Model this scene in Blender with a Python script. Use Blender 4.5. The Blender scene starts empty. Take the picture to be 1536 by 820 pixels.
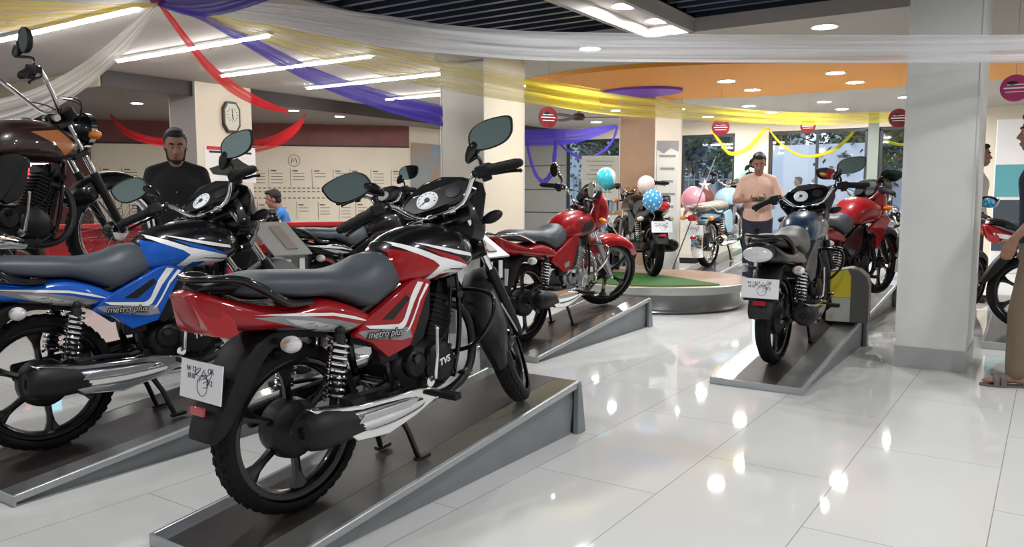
import bpy, math, random
from mathutils import Vector, Matrix
from mathutils.bvhtree import BVHTree
from mathutils.geometry import tessellate_polygon
C = bpy.context.scene.collection
PI = math.pi
def V(*a): return Vector(a)
def rad(a): return math.radians(a)

# ---------------------------------------------------------------- materials
MATS = {}
def mat(name, col=(.5,.5,.5), rough=.5, metal=0., coat=0., trans=0., ior=1.45, alpha=1., emit=0., ecol=None, bump=0., bscale=200., spec=.5, thin=0.):
    if name in MATS: return MATS[name]
    m = bpy.data.materials.new(name); m.use_nodes = True
    nt = m.node_tree; b = nt.nodes['Principled BSDF']
    b.inputs['Base Color'].default_value = (*col, 1); b.inputs['Roughness'].default_value = rough
    b.inputs['Metallic'].default_value = metal; b.inputs['Coat Weight'].default_value = coat
    b.inputs['Coat Roughness'].default_value = .04
    b.inputs['Transmission Weight'].default_value = trans; b.inputs['IOR'].default_value = ior
    b.inputs['Specular IOR Level'].default_value = spec
    b.inputs['Alpha'].default_value = alpha
    if emit:
        b.inputs['Emission Color'].default_value = (*(ecol or col), 1); b.inputs['Emission Strength'].default_value = emit
    if bump:
        t = nt.nodes.new('ShaderNodeTexNoise'); t.inputs['Scale'].default_value = bscale
        c = nt.nodes.new('ShaderNodeTexCoord'); nt.links.new(c.outputs['Object'], t.inputs['Vector'])
        bp = nt.nodes.new('ShaderNodeBump'); bp.inputs['Strength'].default_value = bump; bp.inputs['Distance'].default_value = .002
        nt.links.new(t.outputs['Fac'], bp.inputs['Height']); nt.links.new(bp.outputs['Normal'], b.inputs['Normal'])
    MATS[name] = m; return m
def vary(m, c2, scale=6., lo=.35, hi=.7, detail=4., stretch=(1,1,1)):
    """blend the base colour with c2 by noise in object space (wear, dirt, grain)"""
    nt = m.node_tree; b = nt.nodes['Principled BSDF']
    t = nt.nodes.new('ShaderNodeTexNoise'); t.inputs['Scale'].default_value = scale; t.inputs['Detail'].default_value = detail
    c = nt.nodes.new('ShaderNodeTexCoord'); mp = nt.nodes.new('ShaderNodeMapping'); mp.inputs['Scale'].default_value = stretch
    nt.links.new(c.outputs['Object'], mp.inputs['Vector']); nt.links.new(mp.outputs['Vector'], t.inputs['Vector'])
    r = nt.nodes.new('ShaderNodeMapRange'); r.inputs[1].default_value = lo; r.inputs[2].default_value = hi
    x = nt.nodes.new('ShaderNodeMix'); x.data_type = 'RGBA'
    x.inputs[6].default_value = b.inputs['Base Color'].default_value; x.inputs[7].default_value = (*c2, 1)
    nt.links.new(t.outputs['Fac'], r.inputs[0]); nt.links.new(r.outputs[0], x.inputs[0]); nt.links.new(x.outputs[2], b.inputs['Base Color'])
    return m

# ---------------------------------------------------------------- mesh builder
class MB:
    def __init__(s, M=None): s.v = []; s.f = []; s.mi = []; s.M = M
    def add(s, verts, faces, m=0):
        n = len(s.v); M = s.M
        s.v += [M @ Vector(p) if M else Vector(p) for p in verts]
        s.f += [tuple(i+n for i in f) for f in faces]; s.mi += [m]*len(faces); return s
    def box(s, c, d, m=0, R=None, taper=1.):
        x, y, z = d[0]/2, d[1]/2, d[2]/2; c = Vector(c)
        P = [V(a*x*(taper if k > 0 else 1), b*y*(taper if k > 0 else 1), k*z) for k in (-1,1) for b in (-1,1) for a in (-1,1)]
        if R: P = [R @ p for p in P]
        return s.add([c+p for p in P], [(0,2,3,1),(4,5,7,6),(0,1,5,4),(2,6,7,3),(0,4,6,2),(1,3,7,5)], m)
    def tube(s, pts, r, n=10, m=0, caps=True, closed=False, flat=1.):
        pts = [Vector(p) for p in pts]; L = len(pts)
        rs = r if isinstance(r, (list, tuple)) else [r]*L
        T = []
        for i in range(L):
            a = pts[(i-1) % L] if (closed or i) else pts[0]; b = pts[(i+1) % L] if (closed or i < L-1) else pts[-1]
            T.append((b-a).normalized())
        up = V(0,0,1) if abs(T[0].z) < .9 else V(1,0,0)
        N = (up - T[0]*up.dot(T[0])).normalized(); vs = []
        for i in range(L):
            if i:
                N = N - T[i]*N.dot(T[i])
                N = N.normalized() if N.length > 1e-6 else T[i].orthogonal().normalized()
            B = T[i].cross(N)
            for k in range(n):
                a = 2*PI*k/n; vs.append(pts[i] + N*(math.cos(a)*rs[i]*flat) + B*(math.sin(a)*rs[i]))
        fs = []
        for i in range(L if closed else L-1):
            j = (i+1) % L
            for k in range(n): fs.append((i*n+k, i*n+(k+1) % n, j*n+(k+1) % n, j*n+k))
        if caps and not closed: fs += [tuple(range(n))[::-1], tuple((L-1)*n+k for k in range(n))]
        return s.add(vs, fs, m)
    def lathe(s, prof, o, ax, n=32, m=0, caps=False, a0=0, a1=2*PI):
        """prof: (t along axis, radius)"""
        o = Vector(o); ax = Vector(ax).normalized(); N = ax.orthogonal().normalized()
        if abs(ax.y) > .9: N = V(0,0,1) - ax*ax.z; N.normalize()
        B = ax.cross(N); full = abs(a1-a0-2*PI) < 1e-6; nn = n if full else n+1; vs = []
        for t, r in prof:
            for k in range(nn):
                a = a0+(a1-a0)*k/n; vs.append(o + ax*t + N*(math.cos(a)*r) + B*(math.sin(a)*r))
        fs = [(i*nn+k, i*nn+(k+1) % nn, (i+1)*nn+(k+1) % nn, (i+1)*nn+k) for i in range(len(prof)-1) for k in range(n)]
        if caps: fs += [tuple(range(nn))[::-1], tuple((len(prof)-1)*nn+k for k in range(nn))]
        return s.add(vs, fs, m)
    def cyl(s, a, b, r, n=20, m=0, r2=None):
        a = Vector(a); b = Vector(b); L = (b-a).length; r2 = r if r2 is None else r2
        return s.lathe([(0,0),(0,r),(L,r2),(L,0)], a, b-a, n, m)
    def ball(s, c, r, n=16, m=0, R=None, half=None):
        rx, ry, rz = r if isinstance(r, (tuple, list)) else (r, r, r); c = Vector(c); vs = []; h = n//2
        for i in range(h+1):
            th = PI*i/h
            for k in range(n):
                p = V(rx*math.sin(th)*math.cos(2*PI*k/n), ry*math.sin(th)*math.sin(2*PI*k/n), rz*math.cos(th))
                vs.append(c + (R @ p if R else p))
        fs = [(i*n+k, (i+1)*n+k, (i+1)*n+(k+1) % n, i*n+(k+1) % n) for i in range(h) for k in range(n)]
        return s.add(vs, fs, m)
    def prism(s, poly, f0, f1, m=0):
        """poly 2-D points; f0, f1 map (a, b) to 3-D for the two faces"""
        n = len(poly); vs = [f0(*p) for p in poly] + [f1(*p) for p in poly]
        return s.add(vs, [tuple(range(n))[::-1], tuple(range(n, 2*n))] + [(i, (i+1) % n, n+(i+1) % n, n+i) for i in range(n)], m)
    def loft(s, keys, nl=24, nr=24, m=0, M=None):
        """keys: (x, zlo, zhi, half width, z of widest, exponent)"""
        ks = [k if len(k) > 5 else tuple(k)+((.5*(k[1]+k[2]),) if len(k) < 5 else ())+(2.4,) for k in keys]
        rows = resample(ks, nl); vs = []
        for (x, zl, zh, hw, zm, e) in rows:
            for k in range(nr):
                a = 2*PI*k/nr; c, d = math.cos(a), math.sin(a)
                y = math.copysign(abs(c)**(2/e), c)*hw; q = abs(d)**(2/e)
                z = zm+(zh-zm)*q if d > 0 else zm-(zm-zl)*q
                p = V(x, y, z); vs.append(M @ p if M else p)
        L = len(rows)
        fs = [(i*nr+k, (i+1)*nr+k, (i+1)*nr+(k+1) % nr, i*nr+(k+1) % nr) for i in range(L-1) for k in range(nr)]
        fs += [tuple(range(nr)), tuple((L-1)*nr+k for k in range(nr))[::-1]]
        return s.add(vs, fs, m)
    def decal(s, polys, side=-1, off=.0012, cell=.012, axis='y'):
        """raised film following the part's own surface; polys: list of (material index, [(x, z), ...])"""
        bv = BVHTree.FromPolygons([tuple(p) for p in s.v], [f for f, m in zip(s.f, s.mi)])
        out = []
        for k, (m, poly) in enumerate(polys):
            vs, fs = grid_poly(poly, cell); pv = []; ok = []
            for x, z in vs:
                o = V(x, side*2, z); h = bv.ray_cast(o, V(0, -side, 0))
                if h[0] is None: pv.append(V(x, 0, z)); ok.append(False)
                else:
                    nn = h[1]; nn = nn if nn.y*side > 0 else -nn
                    pv.append(h[0]+nn*(off+k*.00025)); ok.append(True)
            out.append((pv, [f if side < 0 else f[::-1] for f in fs if all(ok[i] for i in f)], m))
        for o in out: s.add(*o)
        return s
    def build(s, name, mats, parent=None, smooth=40, bevel=0, seg=2):
        me = bpy.data.meshes.new(name); me.from_pydata([tuple(p) for p in s.v], [], s.f)
        mats = mats if isinstance(mats, (list, tuple)) else [mats]
        for m in mats: me.materials.append(m)
        me.polygons.foreach_set('material_index', [min(i, len(mats)-1) for i in s.mi])
        if smooth:
            me.polygons.foreach_set('use_smooth', [True]*len(me.polygons)); me.set_sharp_from_angle(angle=rad(smooth))
        me.update()
        o = bpy.data.objects.new(name, me); C.objects.link(o)
        if parent: o.parent = parent
        if bevel:
            b = o.modifiers.new('bevel', 'BEVEL'); b.width = bevel; b.segments = seg; b.limit_method = 'ANGLE'; b.angle_limit = rad(35); b.harden_normals = False
        return o
def cr(p0, p1, p2, p3, t):
    return tuple(.5*((2*b)+(-a+c)*t+(2*a-5*b+4*c-d)*t*t+(-a+3*b-3*c+d)*t**3) for a, b, c, d in zip(p0, p1, p2, p3))
def resample(ks, n):
    out = []; L = len(ks)-1
    for i in range(n+1):
        u = i/n*L; j = min(int(u), L-1); t = u-j
        out.append(cr(ks[max(j-1, 0)], ks[j], ks[j+1], ks[min(j+2, L)], t))
    return out
def spline(pts, n=8):
    return [Vector(p) for p in resample([tuple(p) for p in pts], n*(len(pts)-1))]
def clip(poly, ax, lim, keep_less):
    out = []
    for i in range(len(poly)):
        a, b = poly[i-1], poly[i]; ia = (a[ax] <= lim) == keep_less; ib = (b[ax] <= lim) == keep_less
        if ia != ib:
            t = (lim-a[ax])/(b[ax]-a[ax]); out.append((a[0]+(b[0]-a[0])*t, a[1]+(b[1]-a[1])*t))
        if ib: out.append(b)
    return out
def grid_poly(poly, cell):
    tri = tessellate_polygon([[V(p[0], p[1], 0) for p in poly]]); vs = []; fs = []
    for t in tri:
        T = [tuple(poly[i][:2]) for i in t]
        if (T[1][0]-T[0][0])*(T[2][1]-T[0][1])-(T[1][1]-T[0][1])*(T[2][0]-T[0][0]) < 0: T = T[::-1]
        x0, x1 = min(p[0] for p in T), max(p[0] for p in T); y0, y1 = min(p[1] for p in T), max(p[1] for p in T)
        for i in range(math.floor(x0/cell), math.floor(x1/cell)+1):
            q = clip(clip(T, 0, i*cell, False), 0, (i+1)*cell, True)
            if len(q) < 3: continue
            for j in range(math.floor(y0/cell), math.floor(y1/cell)+1):
                r = clip(clip(q, 1, j*cell, False), 1, (j+1)*cell, True)
                if len(r) > 2: n = len(vs); vs += r; fs.append(tuple(range(n, n+len(r))))
    return vs, fs
_TX = {}
def text_mesh(txt, size, shear=0., bold=0., depth=.0008):
    k = (txt, size, shear, bold, depth)
    if k not in _TX:
        cu = bpy.data.curves.new('lettering', 'FONT'); cu.body = txt; cu.size = size; cu.shear = shear; cu.offset = bold; cu.extrude = depth
        cu.align_x = 'CENTER'; cu.align_y = 'CENTER'; cu.resolution_u = 3
        o = bpy.data.objects.new('lettering', cu); C.objects.link(o)
        dg = bpy.context.evaluated_depsgraph_get(); dg.update(); me = bpy.data.meshes.new_from_object(o.evaluated_get(dg))
        _TX[k] = ([v.co.copy() for v in me.vertices], [tuple(p.vertices) for p in me.polygons])
        bpy.data.objects.remove(o); bpy.data.curves.remove(cu); bpy.data.meshes.remove(me)
    return _TX[k]
def put_text(mb, txt, size, o, ux, uy, m=0, **kw):
    vs, fs = text_mesh(txt, size, **kw); o = Vector(o); ux = Vector(ux).normalized(); uy = Vector(uy).normalized(); uz = ux.cross(uy)
    return mb.add([o+ux*p.x+uy*p.y+uz*p.z for p in vs], fs, m)
def tag(o, label=None, cat=None, group=None, kind=None):
    if label: o['label'] = label
    if cat: o['category'] = cat
    if group: o['group'] = group
    if kind: o['kind'] = kind
    return o
def empty(name, loc=(0,0,0), rz=0, label=None, cat=None, group=None):
    o = bpy.data.objects.new(name, None); C.objects.link(o); o.empty_display_size = .1
    o.location = loc; o.rotation_euler = (0,0,rz); return tag(o, label, cat, group)
def frame_matrix(o, fwd, lean=0., up=(0,0,1)):
    """x forward, y left, z up at point o; lean about the forward axis (positive leans left)"""
    f = Vector(fwd).normalized(); l = Vector(up).cross(f).normalized(); u = f.cross(l)
    M = Matrix((f, l, u)).transposed().to_4x4(); M = M @ Matrix.Rotation(-lean, 4, 'X'); M.translation = Vector(o); return M
LAMP=140; TUBE=36; DAY=1.15; EXPO=1.15
# ---------------------------------------------------------------- motorcycle materials
black_paint = mat('gloss black paint', (.004,.004,.005), .3, coat=.8, spec=.2)
red_paint = mat('red paint', (.32,.006,.010), .35, coat=.7, spec=.2)
blue_paint = mat('blue paint', (.010,.095,.46), .35, coat=.7, spec=.2)
silver_film = mat('silver decal film', (.52,.52,.52), .35)
white_film = mat('white decal film', (.85,.85,.85), .35)
dark_film = mat('dark decal film', (.01,.01,.01), .4)
grey_film = mat('grey decal film', (.25,.25,.26), .4)
chrome = mat('chrome', (.85,.85,.86), .07, 1.)
steel = mat('brushed steel', (.55,.55,.56), .3, 1.)
black_plastic = mat('black plastic', (.010,.010,.011), .5, spec=.35, bump=.15, bscale=400)
rubber = mat('tyre rubber', (.007,.007,.008), .8, bump=.5, bscale=120, spec=.3)
grip_rubber = mat('grip rubber', (.012,.012,.013), .65, bump=.4, bscale=300, spec=.3)
engine_black = mat('engine black', (.010,.010,.011), .45, spec=.35, bump=.1, bscale=150)
engine_silver = mat('engine silver', (.35,.35,.36), .45, .7)
seat_vinyl = mat('grey black seat vinyl', (.055,.066,.078), .45, bump=.2, bscale=500)
lens_red = mat('red lens', (.42,.012,.016), .12, coat=1.)
lens_clear = vary(mat('clear lens', (.72,.72,.74), .12, coat=1., bump=.6, bscale=60), (.50,.34,.22), 22., .5, .62, 2.)
lens_amber = mat('amber lens', (.8,.25,.03), .15, coat=1.)
mirror_glass = mat('mirror glass', (.24,.33,.34), .03, 1.)
dial_white = mat('dial face', (.8,.82,.84), .4)
plate_white = mat('number plate white', (.8,.81,.83), .45)
ink = mat('plate ink', (.03,.03,.05), .6)
HD = True

def tyre_parts(root, c, R, w, style, S=None, front=False, rim_m=None):
    c = Vector(c); Rr = R-.062
    mb = MB(S); prof = []
    for i in range(13):
        a = -PI*.62+2*PI*.62*i/12; prof.append((w/2*math.sin(a)*1.04, Rr+.028+(R-Rr-.028)*math.cos(a) if math.cos(a) > 0 else Rr+.028+.028*math.cos(a)*1.2))
    mb.lathe(prof, c, (0,1,0), 56)
    n = 44
    for k in range(n):                                   # tread blocks
        a = 2*PI*k/n
        for sgn in (-1, 1):
            aa = a+(PI/n if sgn > 0 else 0)
            for off, rr in ((w*.17, R-.001), (w*.37, R-.011)):
                p = c+V(math.sin(aa)*rr, sgn*off, math.cos(aa)*rr)
                q = Matrix.Rotation(aa, 3, 'Y') @ Matrix.Rotation(sgn*(.35 if off < w*.3 else .95)*-1, 3, 'X') @ Matrix.Rotation(.35*sgn, 3, 'Z')
                mb.box(p, (.026, w*.17, .004), R=q)
    t = mb.build('tyre', rubber, root, 35)
    m = rim_m or black_paint; mb = MB(S)
    rim = [(-w*.36, Rr+.012),(-w*.36, Rr),(-w*.30, Rr-.012),(-w*.1, Rr-.02),(w*.1, Rr-.02),(w*.30, Rr-.012),(w*.36, Rr),(w*.36, Rr+.012)]
    mb.lathe(rim, c, (0,1,0), 56)
    if style == 'alloy':
        mb.lathe([(-.05,0),(-.05,.034),(-.03,.05),(.03,.05),(.05,.034),(.05,0)], c, (0,1,0), 28)
        for k in range(6):
            a = 2*PI*k/6+PI
            u = V(math.sin(a), 0, math.cos(a)); s_ = V(math.cos(a), 0, -math.sin(a))
            prof = [(.04,.024,.02),(.09,.014,.018),(.15,.0125,.015),(Rr-.055,.017,.014),(Rr-.012,.036,.02)]
            vs = [c+u*r+s_*(sx*hw)+V(0,sy*d,0) for r, hw, d in prof for sx, sy in ((-1,-.6),(0,-1),(1,-.6),(1,.6),(0,1),(-1,.6))]
            mb.add(vs, [(i*6+j, i*6+(j+1) % 6, (i+1)*6+(j+1) % 6, (i+1)*6+j) for i in range(4) for j in range(6)])
        mb.build('rim', m, t, 30)
    else:
        mb.lathe([(-.05,0),(-.05,.05),(-.045,.058),(-.04,.03),(.04,.03),(.045,.058),(.05,.05),(.05,0)], c, (0,1,0), 24)
        for k in range(36):
            a = 2*PI*k/36; b = a+(.45 if k % 2 else -.45); y = .035 if (k//2) % 2 else -.035
            mb.tube([c+V(math.sin(b)*.05, y, math.cos(b)*.05), c+V(math.sin(a)*(Rr-.015), 0, math.cos(a)*(Rr-.015))], .0016, 4)
        mb.build('rim', chrome, t, 30)
    return t

def rot_about(p, ax, ang):
    p = Vector(p); return Matrix.Translation(p) @ Matrix.Rotation(ang, 4, Vector(ax)) @ Matrix.Translation(-p)

DEF = dict(main=red_paint, tank=None, wheel='alloy', steer=38, front='visor', tail='lens', tankdec=None, sidedec=None, seat=seat_vinyl,
           fender=black_plastic, muffler='shield', text=None, engine='black', plate=True, grab='black', brand='TVS', mirrors='leaf',
           crash=True, flat=False, rimm=None, mirror_m=None, shroud=None, sidem=None, tailm=None, leds=None, rearfender=None, mug=True, kick=True, msides=(-1,1), body=None, wrap=None)
def make_motorcycle(name, o, fwd, label, lean=0., up=(0,0,1), scale=1., **kw):
    g = dict(DEF); g.update(kw)
    root = empty(name, label=label, cat='motorcycle', group=kw.get('group'))
    Mx = frame_matrix(o, fwd, lean, up); Mx = Mx @ Matrix.Scale(scale, 4)
    root.matrix_world = Mx
    paint = g['main']; tankm = g['tank'] or paint; sidem = g['sidem'] or paint; tailm = g['tailm'] or paint
    classic = g['flat']
    St = rot_about((1.0,0,.90), V(-.462,0,.887), rad(g['steer']))
    # --- wheels
    tyre_parts(root, (.08,0,.303), .303, .096, g['wheel'], rim_m=g['rimm'])
    MB().lathe([(-.045,.0),(-.045,.085),(-.03,.105),(.01,.110),(.055,.100),(.06,.08),(.06,0)], (.08,0,.303), (0,1,0), 28).build('brake_drum', engine_black, root)
    tyre_parts(root, (1.31,0,.305), .303, .084, g['wheel'], St, True, rim_m=g['rimm'])
    # --- frame and swingarm
    mb = MB()
    for s in (-1, 1):
        mb.tube([(.50,s*.085,.36),(.25,s*.105,.33),(.08,s*.112,.303),(.04,s*.112,.302)], .019, 8)
        mb.tube(spline([(.96,s*.02,.80),(.75,s*.06,.78),(.48,s*.10,.70),(.22,s*.115,.66),(-.12,s*.09,.74)], 4), .014, 8)
        mb.tube(spline([(.50,s*.10,.70),(.47,s*.10,.50),(.50,s*.095,.34),(.66,s*.07,.24)], 4), .016, 8)
        mb.tube([(.25,s*.112,.645),(.47,s*.10,.50)], .010, 8)
    mb.tube(spline([(1.0,0,.86),(.985,0,.70),(.93,0,.50),(.88,0,.32),(.82,0,.25)], 4), .021, 10)
    mb.tube([(1.035,0,.80),(.955,0,.965)], .032, 12)
    mb.cyl((.08,-.14,.303), (.08,.14,.303), .012, 10); mb.cyl((.5,-.12,.35), (.5,.12,.35), .016, 10)
    mb.build('frame', black_paint, root)
    # --- shocks
    for s in (-1, 1):
        a = V(.232, s*.142, .635); b = V(.15, s*.142, .335); d = (a-b)
        mb = MB().tube([b, b+d*.3, b+d*.3, b+d*.95, a], [.014,.014,.024,.022,.012], 14); mb.ball(b, .02, 10); mb.ball(a, .02, 10)
        sh = mb.build('shock_absorber', black_plastic, root)
        u = d.normalized(); n1 = u.cross(V(0,1,0)).normalized(); n2 = V(0,1,0)
        pts = [b+d*(.22+.68*i/150)+n1*(.034*math.cos(2*PI*9.5*i/150))+n2*(.034*math.sin(2*PI*9.5*i/150)) for i in range(151)]
        MB().tube(pts, .0064, 6).build('spring', chrome, sh)
    # --- rear mudguard
    if classic:
        mb = MB(); mb.lathe([(-.075,.33),(-.07,.352),(-.03,.366),(.03,.366),(.07,.352),(.075,.33),(.068,.33),(.03,.36),(-.03,.36),(-.068,.33)], (.08,0,.303), (0,1,0), 30, a0=rad(-112), a1=rad(52))
        mb.build('rear_mudguard', g['rearfender'] or chrome, root)
    else:
        mb = MB(); path = [(.24,.61,.60,.055),(.10,.665,.69,.075),(-.02,.645,.715,.082),(-.10,.595,.70,.085),(-.165,.50,.60,.082),(-.21,.43,.50,.08),(-.255,.375,.415,.074),(-.275,.365,.372,.05)]
        rows = []
        ctr = [(.24,.62),(.10,.665),(-.0,.668),(-.08,.635),(-.15,.565),(-.20,.49),(-.24,.42),(-.262,.377)]
        dep = [.03,.03,.045,.06,.07,.06,.04,.012]; wid = [.06,.075,.082,.085,.085,.084,.08,.066]
        cc = resample([(x,z,d,w) for (x,z),d,w in zip(ctr, dep, wid)], 28); vs = []; nr = 16
        for i,(x,z,d,w) in enumerate(cc):
            a = cc[max(i-1,0)]; b = cc[min(i+1,len(cc)-1)]; t = V(b[0]-a[0],0,b[1]-a[1]).normalized(); nn = V(-t.z,0,t.x)
            if nn.dot(V(x,0,z-.308)) < 0: nn = -nn
            for k in range(nr):
                an = 2*PI*k/nr; cs, sn = math.cos(an), math.sin(an)
                y = math.copysign(abs(cs)**.6, cs)*w
                q = .022*abs(sn)**.7 if sn > 0 else -d*abs(sn)**.25
                if i < 3: q = max(q, -.02)
                vs.append(V(x, y, z)+nn*q)
        mb.add(vs, [(i*nr+k, i*nr+(k+1)%nr, (i+1)*nr+(k+1)%nr, (i+1)*nr+k) for i in range(28) for k in range(nr)]+[tuple(range(nr)), tuple(28*nr+k for k in range(nr))[::-1]])
        mb.build('rear_mudguard', black_plastic, root)
    if g['plate']:
        tl = V(.32, 0, .95).normalized(); w = V(0,-1,0); cpl = V(-.235,-.0,.572) if not classic else V(-.34,0,.52); tl = V(.22,0,.97).normalized()
        nrm = w.cross(tl)
        Rm = Matrix((w, tl, nrm)).transposed()
        mb = MB().box(cpl, (.235,.125,.004), R=Rm)
        rng = random.Random(5)
        for k in range(6 if g['plate'] != 2 else 3):
            px, py = rng.uniform(-.07,.07), rng.uniform(-.04,.04); n = rng.randint(3,6); pts = []
            for j in range(n): pts.append(cpl+w*(px+.018*math.sin(j*2.1+k))+tl*(py+.014*math.cos(j*1.7+k))+nrm*.003)
            mb.tube(spline(pts, 3), .0011, 4, m=1)
        for j,(px,py,t_) in enumerate(((-.055,.035,'W 12'),(-.055,.012,'1818'),(.055,.038,'OK'),(.05,.0,'312'))):
            put_text(mb, t_, .024, cpl+w*px+tl*py+nrm*.0025, w, tl, 1)
        mb.tube([cpl+w*(.012+.03*math.cos(a/12*2*PI))+tl*(-.012+.034*math.sin(a/12*2*PI))+nrm*.003 for a in range(12)], .0011, 4, m=1, closed=True)
        mb.build('number_plate', [plate_white, ink], root, 0)
        MB().box(cpl-tl*.095+nrm*.006, (.075,.028,.01), R=Rm).build('reflector', lens_red, root, bevel=.002)
        MB().box(cpl-nrm*.03, (.10,.05,.055), R=Rm).build('plate_bracket', black_plastic, root, bevel=.006)
    # --- tail cowl
    mb = MB()
    if classic:
        mb.loft([(-.16,.60,.70,.05),(-.08,.58,.72,.09),(.15,.58,.72,.11),(.30,.56,.71,.12),(.42,.52,.70,.125),(.48,.56,.68,.11)], 24, 24)
    else:
        mb.loft([(-.275,.855,.868,.045,.86,2.),(-.255,.78,.872,.062,.85,3.),(-.22,.735,.868,.088,.83,3.),(-.10,.71,.815,.118,.76,3.),(.05,.676,.765,.132,.72,3.),(.20,.632,.762,.142,.69,3.2),(.32,.60,.715,.145,.66,3.),(.42,.58,.655,.13,.62,2.6)], 44, 32)
    dec = g['sidedec'] or []
    mats = [tailm, silver_film, white_film, dark_film, grey_film]
    if dec:
        td = [d for d in dec if d[2] == 't']
        for s in (-1, 1): mb.decal([(d[0], d[1]) for d in td], s)
    tail = mb.build('tail_cowl', mats, root, 50)
    if g['tail'] == 'lens':
        mb = MB(); out = [(-.268,.862),(-.235,.84),(-.185,.812),(-.155,.764),(-.148,.722),(-.18,.712),(-.225,.728),(-.238,.75)]
        ys = {0:.05,1:.074,2:.095,3:.108,4:.112,5:.108,6:.096,7:.09}
        mb.add([V(x, s*(ys[i]+.004), z) for s in (-1,1) for i,(x,z) in enumerate(out)],
               [tuple(range(8))[::-1], tuple(range(8,16))]+[(i,(i+1)%8,8+(i+1)%8,8+i) for i in range(8)])
        mb.build('tail_lamp', lens_red, tail, 30, bevel=.004)
    elif g['tail'] == 'clear':
        MB().ball((-.285,0,.80), (.04,.095,.05), 20).build('tail_lamp', mat('white lamp lens', (.66,.67,.68), .2, coat=1., bump=.5, bscale=70), tail)
    elif g['tail'] == 'round':
        MB().ball((-.285,0,.80), (.045,.075,.055), 20).build('tail_lamp', lens_red, tail)
    else:
        MB().box((-.37,0,.67), (.05,.11,.065)).build('tail_lamp', lens_red, tail, bevel=.012)
        MB().box((-.30,0,.69), (.16,.09,.03)).build('lamp_bracket', black_plastic, tail, bevel=.005)
    # --- side covers
    out = [(.36,.648),(.503,.70),(.607,.738),(.66,.745),(.735,.716),(.715,.69),(.66,.62),(.60,.54),(.564,.494),(.444,.479),(.369,.556),(.29,.60)]
    if classic: out = [(.30,.66),(.52,.68),(.56,.62),(.56,.44),(.50,.38),(.38,.40),(.30,.52)]
    for s in (-1, 1):
        yo = lambda x, z: .147+.03*(.60-z)*.5-.10*max(0,x-.58)-.06*max(0,z-.66)
        mb = MB().prism(out, lambda x,z: V(x, s*(yo(x,z)-.035), z), lambda x,z: V(x, s*yo(x,z), z)) if s > 0 else MB().prism(out[::-1], lambda x,z: V(x, s*(yo(x,z)-.035), z), lambda x,z: V(x, s*yo(x,z), z))
        sd = [d for d in dec if d[2] == 's']
        if sd: mb.decal([(d[0], d[1]) for d in sd], s)
        sc = mb.build('side_cover', [sidem, silver_film, white_film, dark_film, grey_film], root, 30, bevel=.006, seg=3)
        if g['text']:
            put_text(MB(), '', .03, (0,0,0), (1,0,0), (0,0,1)) if False else None
            tb = MB(); ux = V(.987,0,-.16) if s < 0 else V(-.987,0,.16); uy = V(.16,.0,.987) if s < 0 else V(.16,0,.987)
            put_text(tb, g['text'], .040, V(.435, s*.1545, .577), ux, uy, 0, shear=.3, bold=.0034)
            put_text(tb, g['text'], .040, V(.435, s*.1552, .577), ux, uy, 1, shear=.3, bold=-.0002, depth=.001)
            tb.build('lettering', [dark_film, silver_film], sc, 0)
    # --- seat
    mb = MB()
    if classic:
        mb.loft([(-.22,.74,.80,.09),(-.18,.72,.82,.12),(.1,.715,.815,.125),(.2,.70,.80,.125),(.3,.69,.805,.12),(.5,.68,.80,.11),(.56,.70,.78,.09)], 36, 24)
    else:
        mb.loft([(-.115,.835,.862,.075,.85,2.4),(-.09,.825,.885,.095,.85,2.6),(.0,.80,.89,.118,.83,2.8),(.12,.775,.872,.128,.80,2.8),(.23,.755,.852,.130,.79,2.7),(.32,.712,.838,.130,.76,2.5),(.41,.655,.845,.133,.72,2.4),(.48,.672,.862,.13,.73,2.3),(.55,.70,.862,.115,.74,2.3),(.61,.73,.835,.095,.76,2.3),(.645,.75,.80,.07,.77,2.2)], 60, 32)
    mb.build('seat', g['seat'], root, 60)
    # --- tank
    mb = MB()
    prof = g['body'] or [(.545,.74,.82,.07,.77,2.2),(.57,.722,.872,.105,.76,2.3),(.64,.712,.912,.135,.77,2.4),(.74,.705,.932,.150,.78,2.4),(.84,.700,.932,.155,.78,2.4),(.93,.702,.915,.150,.78,2.4),(1.0,.715,.885,.125,.78,2.3),(1.05,.74,.85,.08,.79,2.2)]
    mb.loft(prof, 44, 40)
    td = g['tankdec']
    tm = [tankm, paint, white_film, silver_film, dark_film]
    if td:
        for s in (-1, 1): mb.decal(td, s, cell=.01)
    tank = mb.build('fuel_tank', tm, root, 60)
    MB().lathe([(0,.0),(.012,.0),(.012,.026),(.004,.036),(-.01,.038)], (.80,0,.932), (0,0,1), 24).build('filler_cap', chrome, tank)
    if g['shroud']:
        for s in (-1,1):
            ol = [(.70,.70),(.86,.76),(1.05,.80),(1.12,.74),(1.02,.64),(.90,.52),(.86,.50),(.87,.62),(.80,.66)]
            ol = ol if s < 0 else ol[::-1]
            f0 = lambda x,z: V(x, s*(.155+.1*(x-.8)*(.3)), z); f1 = lambda x,z: V(x, s*(.185+.1*(x-.8)*.3), z)
            MB().prism(ol if s > 0 else ol, f0, f1).build('shroud', g['shroud'], tank, 30, bevel=.008)
    # --- engine
    em = engine_black if g['engine'] == 'black' else engine_silver
    mb = MB()
    mb.loft([(.52,.30,.44,.07),(.56,.25,.47,.10),(.66,.23,.48,.115),(.78,.23,.46,.115),(.86,.25,.42,.09),(.89,.30,.38,.06)], 20, 20)
    mb.lathe([(.0,.0),(.0,.085),(.03,.085),(.042,.070),(.045,0)], (.745,-.095,.372), (0,-1,0), 32)
    mb.lathe([(.0,.0),(.0,.08),(.03,.08),(.04,.07),(.042,0)], (.72,.095,.365), (0,1,0), 32)
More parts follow.
